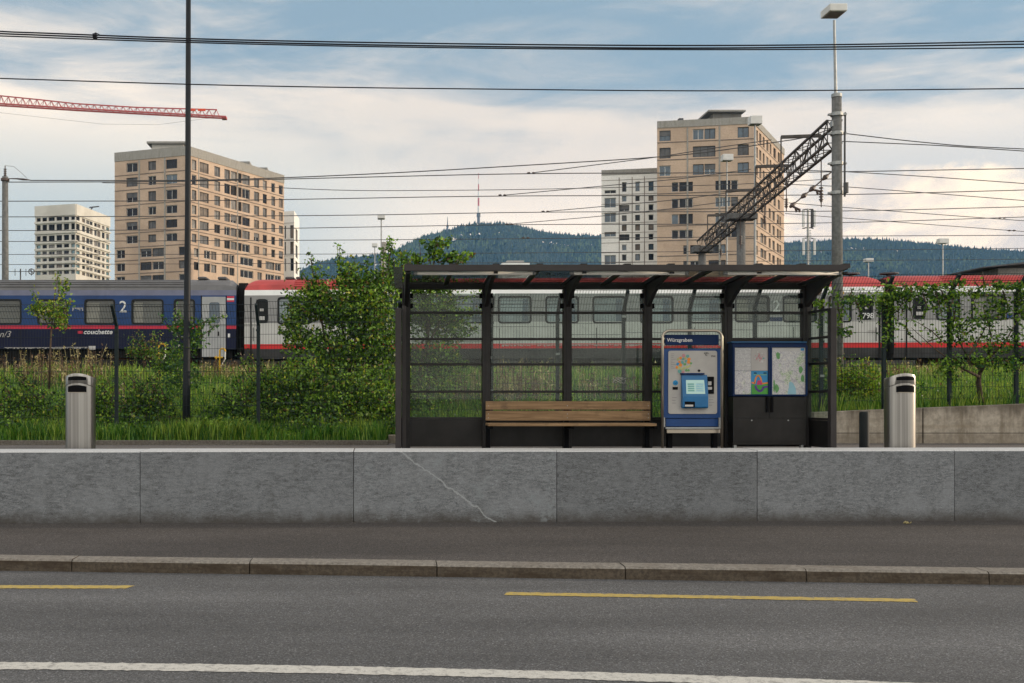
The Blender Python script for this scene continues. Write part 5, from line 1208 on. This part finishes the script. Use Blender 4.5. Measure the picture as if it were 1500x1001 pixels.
W('wire sagging right across the glowing cloud, lower of two crossing wires', [(1150, 270), (1235, 273.5), (1360, 283), (1500, 294), (1560, 299)], 48, .018)
W('wire falling right from behind the thick mast toward the ridge', [(1150, 297), (1235, 304), (1340, 312), (1442, 319.5), (1560, 328)], 52, .018)
W('lower wire falling right from behind the thick mast into the wooded ridge', [(1150, 313), (1235, 319.5), (1360, 329), (1482, 338), (1560, 344)], 56, .018, dead=[(1482, 338)])

# ------------------------------------------------------------------ wooded hills and their masts
def ridge(name, pts, D, front, hmin, ntree, seed, treeh):
    rg = np.random.default_rng(seed); xs_ = np.array([p[0] for p in pts], float); ys_ = np.array([p[1] for p in pts], float)
    px = np.arange(xs_[0], xs_[-1] + 1, 9.); nx = len(px); ny = 16
    yr = np.interp(px, xs_, ys_); X0 = (px - CX) * D / F; H = EYE + (CY - yr) * D / F - treeh * .8
    lump = np.sin(X0 * .011 + seed) * .5 + np.sin(X0 * .027 + 2 * seed) * .3 + np.sin(X0 * .006) * .4
    def surf(i, s):        # s 0 at the foot, 1 at the ridge, up to 1.3 beyond
        q = np.where(s < 1, np.clip(s, 0, 1) ** (1.15 + .25 * lump[i]), 1 - (s - 1) * .9)
        return X0[i], D - front * (1 - s) + 60 * lump[i] * (1 - np.clip(s, 0, 1)), 2 + (H[i] - 2) * q
    b = MB(); ii = np.arange(nx); rows_ = [surf(ii, np.full(nx, s)) for s in np.linspace(0, 1.3, ny)]
    for r in rows_: b.v += [(float(a), float(c), float(e)) for a, c, e in zip(*r)]
    for j in range(ny - 1):
        for i in range(nx - 1): b.f.append((j*nx+i, j*nx+i+1, (j+1)*nx+i+1, (j+1)*nx+i)); b.m.append(0)
    tag(b.build(name, M['forest_a'], smooth=True), kind='structure')
    # trees: half of them conifers, half round crowns, scattered over the slope
    fi = rg.uniform(0, nx - 1.001, ntree); s = np.where(rg.random(ntree) < .16, rg.uniform(.97, 1.03, ntree), rg.uniform(.15, 1.02, ntree))
    i0 = fi.astype(int); fr = fi - i0; a = surf(i0, s); c = surf(i0 + 1, s)
    P0 = np.stack([a[k] * (1 - fr) + c[k] * fr for k in range(3)], 1)
    con = rg.random(ntree) < .40; h = treeh * rg.uniform(.55, 1.35, ntree) * np.where(con, 1.25, .85); rad = np.where(con, h * .22, h * .45)
    n = 5; ang = np.arange(n + 1) * 2 * np.pi / n
    V = []
    for k in range(n):
        def pt(rr_, an, zz): return P0 + np.stack([rr_ * np.cos(an), rr_ * np.sin(an), zz], 1)
        jit = rg.uniform(-.4, .4, ntree)
        a1, a2 = ang[k] + jit * 0, ang[k+1] + jit * 0
        r2 = np.where(con, rad * .0, rad * .55)
        V.append(np.stack([pt(rad, a1, h * .25), pt(rad, a2, h * .25), pt(r2, a2, h * np.where(con, 1, .88)), pt(r2, a1, h * np.where(con, 1, .88))], 1))
        V.append(np.stack([pt(r2, a1, h * .88), pt(r2, a2, h * .88), pt(rad * .1, a2, h), pt(rad * .1, a1, h)], 1)) if k % 2 == 0 else None
    V = np.concatenate([v for v in V if v is not None]); mi = (rg.random(len(V)) < .10).astype(int)
    big = np.tile(np.sin(P0[:, 0] * .013) + np.sin(P0[:, 2] * .05 + P0[:, 0] * .004) > .5, len(V) // ntree + 1)[:len(V)]
    mi = np.where(big & (rg.random(len(V)) < .42), 1, mi)
    o = np_mesh('forest', V.reshape(-1, 3), 4, [M['forest_a'], M['forest_b']], mi); tag(o, 'dense mixed forest covering the distant ' + ('peaked hill with the radio tower' if seed == 1 else 'long ridge right of the tall tan tower' if seed == 2 else 'low shoulder of the hill'), 'forest', kind='stuff')
ridge('hill', [(438, 398), (470, 384), (500, 379), (540, 376), (570, 372), (600, 357), (620, 347), (650, 340), (680, 331), (700, 328), (738, 328), (760, 332), (790, 340), (830, 345), (885, 346), (960, 352), (1060, 365)], 2700, 900, 0, 30000, 1, 13)
ridge('hill', [(1000, 368), (1100, 361), (1150, 357), (1200, 354.5), (1250, 350.5), (1300, 352.5), (1350, 357), (1400, 363), (1450, 367), (1500, 370), (1600, 378), (1750, 392)], 2500, 900, 0, 30000, 2, 13)
d = 2690
t = thing('radio_tower', 'red and white radio tower on the summit of the wooded hill', 'radio tower', (X(701, d), d, Z(330, d))); x = X(701, d)
for k, (y0, y1, r, m_) in enumerate(((328, 318, 4.2, 'mast_concrete'), (318, 313, 5.5, 'mast_concrete'), (313, 302, 2.7, 'white_metal'), (302, 290, 2.4, 'mast_red'), (290, 280, 2.0, 'white_metal'), (280, 270, 1.6, 'mast_red'), (270, 262, 1.3, 'white_metal'), (262, 254, .9, 'mast_red'))):
    b = MB(); b.tube([(x, d, Z(y0, d)), (x, d, Z(y1, d))], [r, r * .9], 8); b.build('mast_section', M[m_], t)
t = thing('lookout_tower', 'small thin lookout tower on the left shoulder of the wooded hill', 'lookout tower', (X(655.5, d), d, Z(346, d))); x = X(655.5, d)
b = MB(); b.tube([(x, d, Z(346, d)), (x, d, Z(330, d)), (x, d, Z(318, d))], [3.2, 1.6, .5], 6); b.tube([(x, d, Z(333, d)), (x, d, Z(331, d))], 3.4, 8); b.build('tower_frame', M['mast_concrete'], t)
hz = MB(); hz.box(-3000, 3600, -150, 2990, -1.3, 500)
hm = bpy.data.materials.new('haze'); hm.use_nodes = True; ht = hm.node_tree; ht.nodes.clear()
ho = ht.nodes.new('ShaderNodeOutputMaterial'); hv = ht.nodes.new('ShaderNodeVolumePrincipled'); hv.inputs['Color'].default_value = (.24, .54, 1.0, 1); hv.inputs['Density'].default_value = .00008; hv.inputs['Anisotropy'].default_value = 0
ht.links.new(hv.outputs[0], ho.inputs['Volume']); tag(hz.build('haze', hm), kind='stuff')

# ------------------------------------------------------------------ vegetation
def rot_quads(C_, size, rg, aspect=.55, up=.0):
    """leaf-shaped quads (base, side, tip, side) at centres C_ with random orientation"""
    n = len(C_); a = rg.normal(size=(n, 3)); a[:, 2] += up; a /= np.linalg.norm(a, axis=1, keepdims=True)
    b_ = rg.normal(size=(n, 3)); b_ -= a * (a * b_).sum(1, keepdims=True); b_ /= np.linalg.norm(b_, axis=1, keepdims=True)
    s = (size * rg.uniform(.6, 1.35, n))[:, None]; nrm = np.cross(a, b_)
    return np.stack([C_ - a * s * .5, C_ + b_ * s * aspect * .5 + nrm * s * .08, C_ + a * s * .5, C_ - b_ * s * aspect * .5 + nrm * s * .08], 1)
def clump_points(px, py, d, rx, ry, rd, n, rg):
    """points in a lumpy ellipsoid given by photo position, half sizes in photo pixels and depth half size in metres"""
    v = rg.normal(size=(n, 3)); v /= np.linalg.norm(v, axis=1, keepdims=True); r = rg.random(n) ** .45
    lump = 1 + .22 * np.sin(v[:, 0] * 5 + px) + .18 * np.sin(v[:, 2] * 7 + py)
    v = v * (r * lump)[:, None]; k = d / F
    return np.stack([X(px, d) + v[:, 0] * rx * k, d + v[:, 1] * rd, Z(py, d) + v[:, 2] * ry * k], 1)
def shoot_leaves(pts, n, spread, rg):
    pts = np.array([tuple(p) for p in pts]); u = rg.uniform(.15, 1, n) * (len(pts) - 1); i = np.minimum(u.astype(int), len(pts) - 2); f = (u - i)[:, None]
    c = pts[i] * (1 - f) + pts[i+1] * f
    return c + rg.normal(size=(n, 3)) * spread * (1.15 - .6 * (u / (len(pts) - 1)))[:, None]
def plant(name, label, cat, base, clumps, shoots, limbs, leaf, mats, probs, seed, parts=('foliage', 'stem'), aspect=.6, stem_mat='bark', shoot_n=110, shoot_s=.09):
    rg = np.random.default_rng(seed); t = thing(name, label, cat, base)
    if cat == 'bush': clumps = [(*c[:6], int(c[6] * 1.35)) for c in clumps]
    pts = [clump_points(*c, rg) for c in clumps]
    b = MB()
    for s in shoots:                       # (px0,py0,px1,py1,d,n) leafy shoots with a thin twig inside
        px0, py0, px1, py1, dd = s[:5]; n = s[5] if len(s) > 5 else shoot_n
        bend = rg.uniform(-6, 6); q = [P(px0, py0, dd), P((px0 + px1) / 2 + bend, (py0 + py1) / 2, dd + rg.uniform(-.2, .2)), P(px1, py1, dd + rg.uniform(-.2, .2))]
        b.tube(q, [.014, .009, .004], 5, 0, False); pts.append(shoot_leaves(q, n, s[6] if len(s) > 6 else shoot_s, rg))
    for l in limbs:
        q = [P(*p) for p in l[0]]; b.tube(q, l[1], 7)
    if b.v: b.build(parts[1], M[stem_mat], t, smooth=True)
    C_ = np.concatenate(pts); V = rot_quads(C_, leaf, rg, aspect, .2)
    mi = rg.choice(len(mats), len(C_), p=probs)
    o = np_mesh(parts[0], V.reshape(-1, 3), 4, [M[m_] for m_ in mats], mi, parent=t); return t
LM = ['leaf_mid', 'leaf_light', 'leaf_dark', 'leaf_yellow', 'leaf_rust']
d = 20.5
plant('large_bush', 'big spreading green bush with long upright shoots just left of the shelter', 'bush', (X(520, d), d, G(X(520, d), d)),
  [(520, 470, 20.2, 55, 45, .7, 2600), (470, 450, 20, 45, 30, .5, 1300), (545, 430, 20.6, 40, 42, .7, 1900), (500, 520, 20, 62, 38, .8, 2600), (450, 500, 19.8, 30, 25, .5, 500), (560, 500, 20.3, 45, 50, .7, 2300), (520, 575, 19.3, 70, 40, .8, 2600),
   (440, 560, 19, 50, 42, .6, 1700), (470, 605, 18.6, 66, 28, .5, 1700), (430, 480, 19.8, 26, 34, .4, 560), (465, 430, 20, 26, 26, .4, 500), (410, 585, 18.9, 34, 32, .4, 800), (520, 440, 20.4, 45, 34, .6, 1500), (560, 600, 18.8, 45, 34, .6, 1400), (620, 455, 21.5, 45, 32, .7, 1700), (655, 470, 21.8, 40, 38, .6, 1100), (640, 530, 21.5, 48, 48, .7, 1500), (600, 580, 20.5, 50, 40, .7, 1300), (585, 410, 21, 26, 30, .5, 900), (505, 410, 20.4, 20, 28, .4, 420)],
  [(455, 470, 456, 372, 20, 150), (462, 470, 470, 385, 20, 110), (500, 460, 497, 362, 20.3, 170), (512, 460, 520, 380, 20.3, 130), (540, 440, 538, 378, 20.6, 120), (555, 440, 562, 362, 20.5, 150), (575, 430, 574, 352, 20.7, 170), (585, 430, 600, 368, 20.8, 110), (440, 480, 418, 420, 20, 120), (455, 470, 425, 440, 20, 120), (480, 450, 440, 395, 20, 100), (430, 500, 412, 462, 19.8, 80), (440, 520, 415, 505, 19.8, 80), (640, 450, 705, 430, 21.6, 130), (650, 470, 702, 455, 21.6, 120), (655, 500, 700, 480, 21.6, 90), (640, 440, 695, 412, 21.6, 110)],
  [([(520, 640, 20), (515, 560, 20.2), (500, 470, 20.3), (497, 380, 20.3)], [.06, .045, .025, .008]), ([(530, 640, 20), (545, 540, 20.4), (560, 440, 20.6), (574, 360, 20.7)], [.06, .04, .025, .008]), ([(515, 600, 20), (480, 520, 20), (455, 380, 20)], [.045, .025, .008]), ([(600, 620, 20.8), (620, 520, 21.3), (660, 440, 21.6)], [.05, .035, .012])],
  .076, LM, [.41, .21, .31, .045, .025], 11)
d = 21.5
plant('young_tree', 'young tree whose leafy branches stick up above the left end of the canopy', 'tree', (X(628, d), d, G(X(628, d), d)),
  [(640, 372, d, 14, 14, .25, 90), (672, 380, d, 20, 9, .3, 130), (612, 382, d, 12, 10, .3, 80), (630, 420, d, 40, 20, .4, 700), (640, 356, d, 12, 8, .2, 60)],
  [(628, 420, 642, 346, d, 90, .07), (640, 380, 616, 352, d, 60, .06), (636, 375, 660, 350, d, 60, .06), (640, 385, 694, 373, d, 80, .06), (650, 385, 668, 368, d, 60, .05), (620, 400, 606, 372, d, 60, .06), (590, 400, 588, 368, d, 70, .07), (576, 400, 570, 352, d, 60, .06)],
  [([(628, 640, d), (626, 500, d), (630, 420, d), (641, 350, d)], [.055, .045, .030, .006]), ([(630, 430, d), (650, 395, d), (692, 375, d)], [.02, .012, .005]), ([(629, 420, d), (618, 390, d), (614, 355, d)], [.018, .010, .004])],
  .10, ['leaf_mid', 'leaf_dark', 'leaf_rust', 'leaf_light'], [.44, .28, .07, .21], 12, ('crown', 'trunk'))
d = 24
plant('sapling', 'sparse yellowish sapling in front of the blue carriage at the left', 'sapling', (X(72, d), d, G(X(72, d), d)),
  [(75, 455, d, 26, 16, .3, 330), (88, 470, d, 16, 14, .3, 180), (60, 450, d, 14, 10, .3, 80)],
  [(78, 480, 84, 402, d, 150, .09), (72, 480, 48, 425, d, 90, .08), (84, 440, 98, 410, d, 70, .07), (62, 460, 44, 452, d, 60, .07), (88, 470, 102, 440, d, 60, .08), (88, 480, 98, 478, d, 50, .08)],
  [([(72, 570, d), (74, 500, d), (78, 450, d), (84, 404, d)], [.03, .022, .014, .005])], .085, ['leaf_mid', 'leaf_light', 'leaf_yellow', 'leaf_rust'], [.38, .30, .26, .06], 13, ('crown', 'trunk'))
d = 18.75
plant('creeper', 'green creeper climbing around the tall dark lamp post', 'creeper', (X(273, d), d, G(X(273, d), d)),
  [(268, 480, d, 22, 16, .2, 300), (285, 500, d, 18, 22, .2, 260), (262, 520, d, 16, 26, .2, 240), (275, 550, d + .2, 22, 22, .25, 260), (255, 560, d + .3, 20, 22, .3, 260)],
  [(270, 500, 235, 462, d, 50, .05), (280, 480, 330, 462, d, 70, .05), (280, 480, 312, 470, d, 40, .05), (265, 470, 262, 455, d, 30), (285, 500, 320, 475, d, 40, .05)], [], .07, ['leaf_mid', 'leaf_blue', 'leaf_light', 'flower_white'], [.38, .44, .165, .015], 14)
# shrubs right of the shelter and on the bank
d = 18.6
plant('shrub', 'bright bushy shrub on the bank right of the shelter behind the bollard', 'shrub', (X(1250, d), d, G(X(1250, d), d)), [(1250, 565, d, 34, 34, .5, 2100), (1275, 575, d, 20, 26, .4, 800), (1232, 580, d, 20, 22, .4, 700)],
  [(1250, 560, 1243, 520, d, 60), (1262, 560, 1268, 525, d, 60), (1235, 560, 1228, 528, d, 50), (1280, 570, 1288, 535, d, 50)], [([(1250, 605, d), (1250, 560, d), (1245, 525, d)], [.02, .012, .005])], .06, ['leaf_mid', 'leaf_light', 'leaf_yellow', 'leaf_rust'], [.36, .42, .16, .06], 15)
rg0 = random.Random(21)
for px, py, dd, s_, lab, lm, pr in ((215, 585, 18.8, 40, 'low dark shrub left of the lamp post foot', LM, [.36, .18, .36, .04, .06]), (395, 565, 19.6, 46, 'dusky brownish shrub between the right left-hand fence posts', LM, [.34, .22, .28, .06, .10]), (140, 590, 18.6, 34, 'leafy green shrub right behind the left litter bin', LM, [.42, .3, .2, .05, .03]),
    (30, 585, 19, 44, 'low shrub at the left edge behind the mesh fence', LM, [.36, .3, .26, .06, .02]), (340, 600, 18.6, 34, 'dark low shrub right of the lamp post foot', LM, [.38, .14, .46, .01, .01]), (212, 512, 27, 26, 'leafy brown topped weed bush before the blue carriage', LM, [.36, .10, .30, .02, .22]), (250, 530, 24, 30, 'dense green weed bush behind the lamp post', LM, [.4, .2, .34, .04, .02]), (1210, 560, 18.9, 26, 'small shrub seen through the right end glass of the shelter', LM, [.4, .4, .1, .08, .02])):
    plant('shrub', lab, 'shrub', (X(px, dd), dd, G(X(px, dd), dd)), [(px, py, dd, s_, s_ * .62, .45, int(s_ * 20)), (px + s_ * .4, py + s_ * .3, dd, s_ * .7, s_ * .4, .4, int(s_ * 12)), (px - s_ * .5, py + s_ * .25, dd, s_ * .6, s_ * .4, .4, int(s_ * 10))],
      [(px + rg0.uniform(-.7, .7) * s_, py, px + rg0.uniform(-1, 1) * s_, py - s_ * rg0.uniform(.7, 1.15), dd, 30, .07) for _ in range(7)], [([(px, py + s_, dd), (px, py, dd)], [.02, .008])], .068, lm, pr, int(px) + 3)
# vine over the right fence, on the fence arms and hanging down
d = 17.35
rgv = np.random.default_rng(5)
vc = []; vs = []
for px in range(1190, 1560, 9):
    top = np.interp(px, [1190, 1250, 1300, 1400, 1500], [430, 428, 421, 416, 413]) + rgv.uniform(-4, 4)
    if rgv.random() < .85: vc.append((px, top + rgv.uniform(0, 18), d + rgv.uniform(-.25, .0), 11, 7, .08, int(rgv.uniform(20, 60) * (1.25 if px > 1290 else .75))))
    if rgv.random() < .45: vs.append((px, top + 10, px + rgv.uniform(-12, 12), top + rgv.uniform(30, 62), d, 26, .04))
    if rgv.random() < .3: vs.append((px, top + 5, px + rgv.uniform(-10, 10), top - rgv.uniform(6, 13), d - .2, 6, .03))
for px, y0, y1, n in ((1296, 410, 505, 330), (1392, 412, 490, 300), (1490, 410, 470, 240), (1300, 415, 460, 150), (1312, 430, 475, 90)): vs.append((px, y0, px + 3, y1, d, n, .10))
for px, py, rx, ry, n in ((1460, 452, 34, 24, 360), (1430, 470, 24, 20, 170), (1405, 488, 26, 24, 300), (1370, 440, 22, 20, 260), (1330, 430, 30, 16, 300), (1260, 440, 26, 14, 240), (1482, 500, 24, 26, 240), (1450, 505, 22, 20, 200), (1430, 530, 50, 14, 300), (1480, 535, 34, 16, 220), (1388, 540, 20, 22, 230), (1236, 487, 13, 9, 130), (1223, 470, 9, 16, 60)): vc.append((px, py, d + .1, rx, ry, .16, n))
vs += [(1500, 430, 1548, 520, d, 200, .12), (1380, 500, 1340, 470, d + .1, 30), (1350, 505, 1325, 478, d, 20, .03), (1420, 520, 1455, 455, d + .1, 60), (1360, 500, 1400, 490, d + .1, 30)]
plant('vine', 'tangled green vine sprawling over the mesh fence right of the shelter', 'vine', (X(1400, d), d, 1.6), vc, vs,
  [([(1437, 590, 17.8), (1433, 560, 17.75), (1436, 540, 17.7), (1420, 528, 17.6), (1390, 532, 17.5)], [.050, .042, .034, .018, .008]), ([(1436, 545, 17.7), (1448, 525, 17.6), (1470, 505, 17.5), (1490, 470, 17.4)], [.035, .024, .014, .007]), ([(1434, 552, 17.7), (1410, 540, 17.6), (1370, 512, 17.45), (1335, 480, 17.4)], [.03, .018, .010, .004]), ([(1448, 527, 17.6), (1452, 490, 17.5), (1440, 450, 17.4)], [.02, .012, .005]), ([(1420, 528, 17.6), (1405, 500, 17.5), (1396, 450, 17.4)], [.02, .012, .006]), ([(1475, 500, 17.5), (1520, 515, 17.5)], [.016, .006])],
  .062, ['leaf_mid', 'leaf_light', 'leaf_dark', 'leaf_blue', 'leaf_rust'], [.36, .30, .22, .10, .02], 16)
b = MB(); x = X(1294, 17.35); b.tube([(x + .07, 17.3, Z(505, 17.3)), (x + .09, 17.25, Z(450, 17.3)), (x + .08, 17.1, Z(412, 17.3))], [.07, .085, .06], 7)

# grass, weeds and flowers on the bank (nobody could count them)
def field(n, px0, px1, y0, y1, rg, pow_=1.0):
    y = y0 + (y1 - y0) * rg.random(n) ** pow_; px = rg.uniform(px0, px1, n); x = (px - CX) * y / F; return x, y, px
def blades(name, n, px0, px1, y0, y1, h, w, mats, probs, seed, pow_=1.3, lean=.35, hvar=None, label=None, keep=None, zoff=-.02):
    rg = np.random.default_rng(seed); x, y, px = field(n, px0, px1, y0, y1, rg, pow_)
    ok = (y > 17.42) | ((x < .05) & (y > 16.68))
    if keep is not None: ok &= keep(x, y, px, rg)
    x, y, px = x[ok], y[ok], px[ok]; n = len(x)
    patch = .5 + .5 * np.sin(x * 1.7 + 1.3 * np.sin(y * .9)) * np.sin(y * 1.3 + x * .6)
    p2 = .5 + .5 * np.sin(x * 4.1 + 2 * np.sin(y * 3.1)) * np.sin(x * 1.13 + .7)
    hh = h * rg.uniform(.3, 1.3, n) * (.45 + .6 * patch + .45 * p2); z = GA(x, y) + zoff
    a = rg.uniform(0, 2 * np.pi, n); L_ = lean * hh * rg.uniform(.2, 1.3, n); dx, dy = np.cos(a) * L_, np.sin(a) * L_
    b2 = rg.uniform(0, np.pi, n); wx, wy = np.cos(b2) * w / 2, np.sin(b2) * w / 2; sc_ = (y / 18) ** .6
    wx, wy = wx * sc_, wy * sc_
    B = np.stack([x, y, z], 1); Mi = B + np.stack([dx * .35, dy * .35, hh * .6], 1); T = B + np.stack([dx, dy, hh], 1); W_ = np.stack([wx, wy, np.zeros(n)], 1)
    V = np.stack([B - W_, B + W_, Mi + W_ * .75, T, Mi - W_ * .75], 1)
    mi = rg.choice(len(mats), n, p=probs); k = (patch > .62) & (rg.random(n) < .45); mi = np.where(k, min(1, len(mats) - 1), mi)
    return tag(np_mesh(name, V.reshape(-1, 3), 5, [M[m_] for m_ in mats], mi), label, 'grass', kind='stuff')
blades('grass', 150000, -40, 1560, 16.66, 37.5, .27, .012, ['grass_mid', 'grass_light', 'grass_deep'], [.48, .22, .30], 31, 1.5, label='rough green grass covering the bank behind the fence')
blades('grass_fringe', 15000, -40, 600, 16.68, 18.4, .17, .009, ['grass_mid', 'grass_deep', 'grass_light'], [.5, .36, .14], 32, 1.0, label='short fresh grass fringe along the foot of the left fence')
blades('dry_grass', 5000, -40, 1560, 27, 36.5, .40, .012, ['grass_dry', 'grass_light', 'grass_mid'], [.34, .40, .26], 33, .7, .25, label='tall straw coloured grass in seed in front of the carriages')
def weeds(name, specs, leaf, mats, probs, seed, label, aspect=.62):
    rg = np.random.default_rng(seed); pts = []
    for px0, px1, y0, y1, hgt, n in specs:
        x, y, px = field(n, px0, px1, y0, y1, rg); ok = (y > 17.5) | ((x < .0) & (y > 16.9)); x, y = x[ok], y[ok]
        patch = np.clip(.5 + .5 * np.sin(x * 2.3 + 1.7 * np.sin(y * 1.9)) * np.sin(y * 2.1 + x * 1.1), .12, 1)
        pts.append(np.stack([x, y, GA(x, y) + hgt * patch * rg.random(len(x)) ** .8], 1))
    C_ = np.concatenate(pts); V = rot_quads(C_, leaf, rg, aspect, .3); mi = rg.choice(len(mats), len(C_), p=probs)
    return tag(np_mesh(name, V.reshape(-1, 3), 4, [M[m_] for m_ in mats], mi), label, 'weeds', kind='stuff')
weeds('undergrowth', [(-40, 600, 17.9, 24, .60, 26000), (-40, 600, 17.0, 18.8, .40, 15000), (560, 1230, 18, 26, .55, 12000), (1210, 1560, 18, 24, .42, 4500), (-40, 560, 24, 33, .5, 7000)], .062, ['leaf_mid', 'leaf_light', 'leaf_dark', 'leaf_blue', 'leaf_rust', 'leaf_yellow'], [.34, .17, .38, .07, .015, .025], 41, 'knee high leafy weeds growing through the grass')
weeds('flowers', [(1300, 1560, 18, 24, .40, 130), (-40, 700, 18, 26, .5, 60)], .035, ['flower_yellow', 'flower_white'], [.8, .2], 42, 'tiny yellow and white meadow flowers', .9)
def stalks(name, specs, seed, mats, probs, label, leafn=10):
    rg = np.random.default_rng(seed); V = []; mi = []
    for px, wpx, dd, hgt, n in specs:
        for _ in range(n):
            p = px + rg.normal() * wpx; y = dd + rg.uniform(-1.2, 1.2); x = (p - CX) * y / F; z = float(G(x, y)); h = hgt * rg.uniform(.5, 1.15); lx, ly = rg.normal() * .16 * h, rg.normal() * .1 * h; w = .009
            B = np.array([x, y, z]); T = np.array([x + lx, y + ly, z + h]); m_ = int(rg.choice(len(mats), p=probs))
            V.append([B + [-w, 0, 0], B + [w, 0, 0], T + [w * .5, 0, 0], T - [w * .5, 0, 0]]); mi.append(m_)
            for k in range(leafn):
                f = rg.uniform(.45, 1.03); c = B + (T - B) * f + rg.normal(size=3) * .035; a = rg.normal(size=3) * .024; b_ = rg.normal(size=3) * .012
                V.append([c - a, c + b_, c + a, c - b_]); mi.append(m_)
    return tag(np_mesh(name, np.array(V).reshape(-1, 3), 4, [M[m_] for m_ in mats], mi), label, 'weeds', kind='stuff')
stalks('dry_stalks', [(80, 40, 28, .95, 80), (30, 30, 30, .8, 40), (118, 20, 29, 1.0, 40), (330, 40, 30, .6, 90), (213, 12, 21, 1.0, 16), (182, 4, 20, 1.1, 8), (670, 45, 24, .85, 70), (755, 36, 24, .95, 110), (860, 60, 25, .7, 60), (990, 60, 25, .7, 50), (1250, 25, 20, .8, 24), (1330, 80, 28, .5, 80)], 51, ['stalk_brown', 'grass_dry', 'leaf_rust'], [.55, .35, .10], 'dry brown flower stalks standing on the bank before the carriages')
# yellow pipe stands
def pipe_stand(label, px, py, d, s):
    t = thing('pipe_stand', label, 'pipe stand', (X(px, d), d, G(X(px, d), d))); b = MB(); k = s * d / F
    x, z = X(px, d), Z(py, d); b.tube([(x, d, G(x, d) - .05), (x, d, z - 3 * k), (x + 1.5 * k, d, z - .5 * k), (x + 4 * k, d, z), (x + 8 * k, d, z - .3 * k), (x + 9.5 * k, d, z - 5 * k)], .028, 8); b.build('pipe', M['yellow_paint'], t, smooth=True)
    b = MB(); b.tube([(x - 9 * k, d, z - 15 * k), (x + 5 * k, d, z - 15 * k)], .026, 8); b.tube([(x - 6 * k, d, z - 18 * k), (x - 6 * k, d, z - 12 * k)], .018, 6); b.build('cross_pipe', M['yellow_paint'], t)
    b = MB(); b.tube([(x + 9.5 * k, d, z - 5 * k), (x + 9 * k, d, z - 18 * k), (x + 2 * k, d, z - 30 * k)], .016, 6); b.build('hose', M['white_metal'], t)
pipe_stand('yellow bent pipe stand with a white hose left of the lamp post', 233, 504, 30, 1.0); pipe_stand('yellow bent pipe stand right of the lamp post by the carriage door', 322, 511, 31, .85)
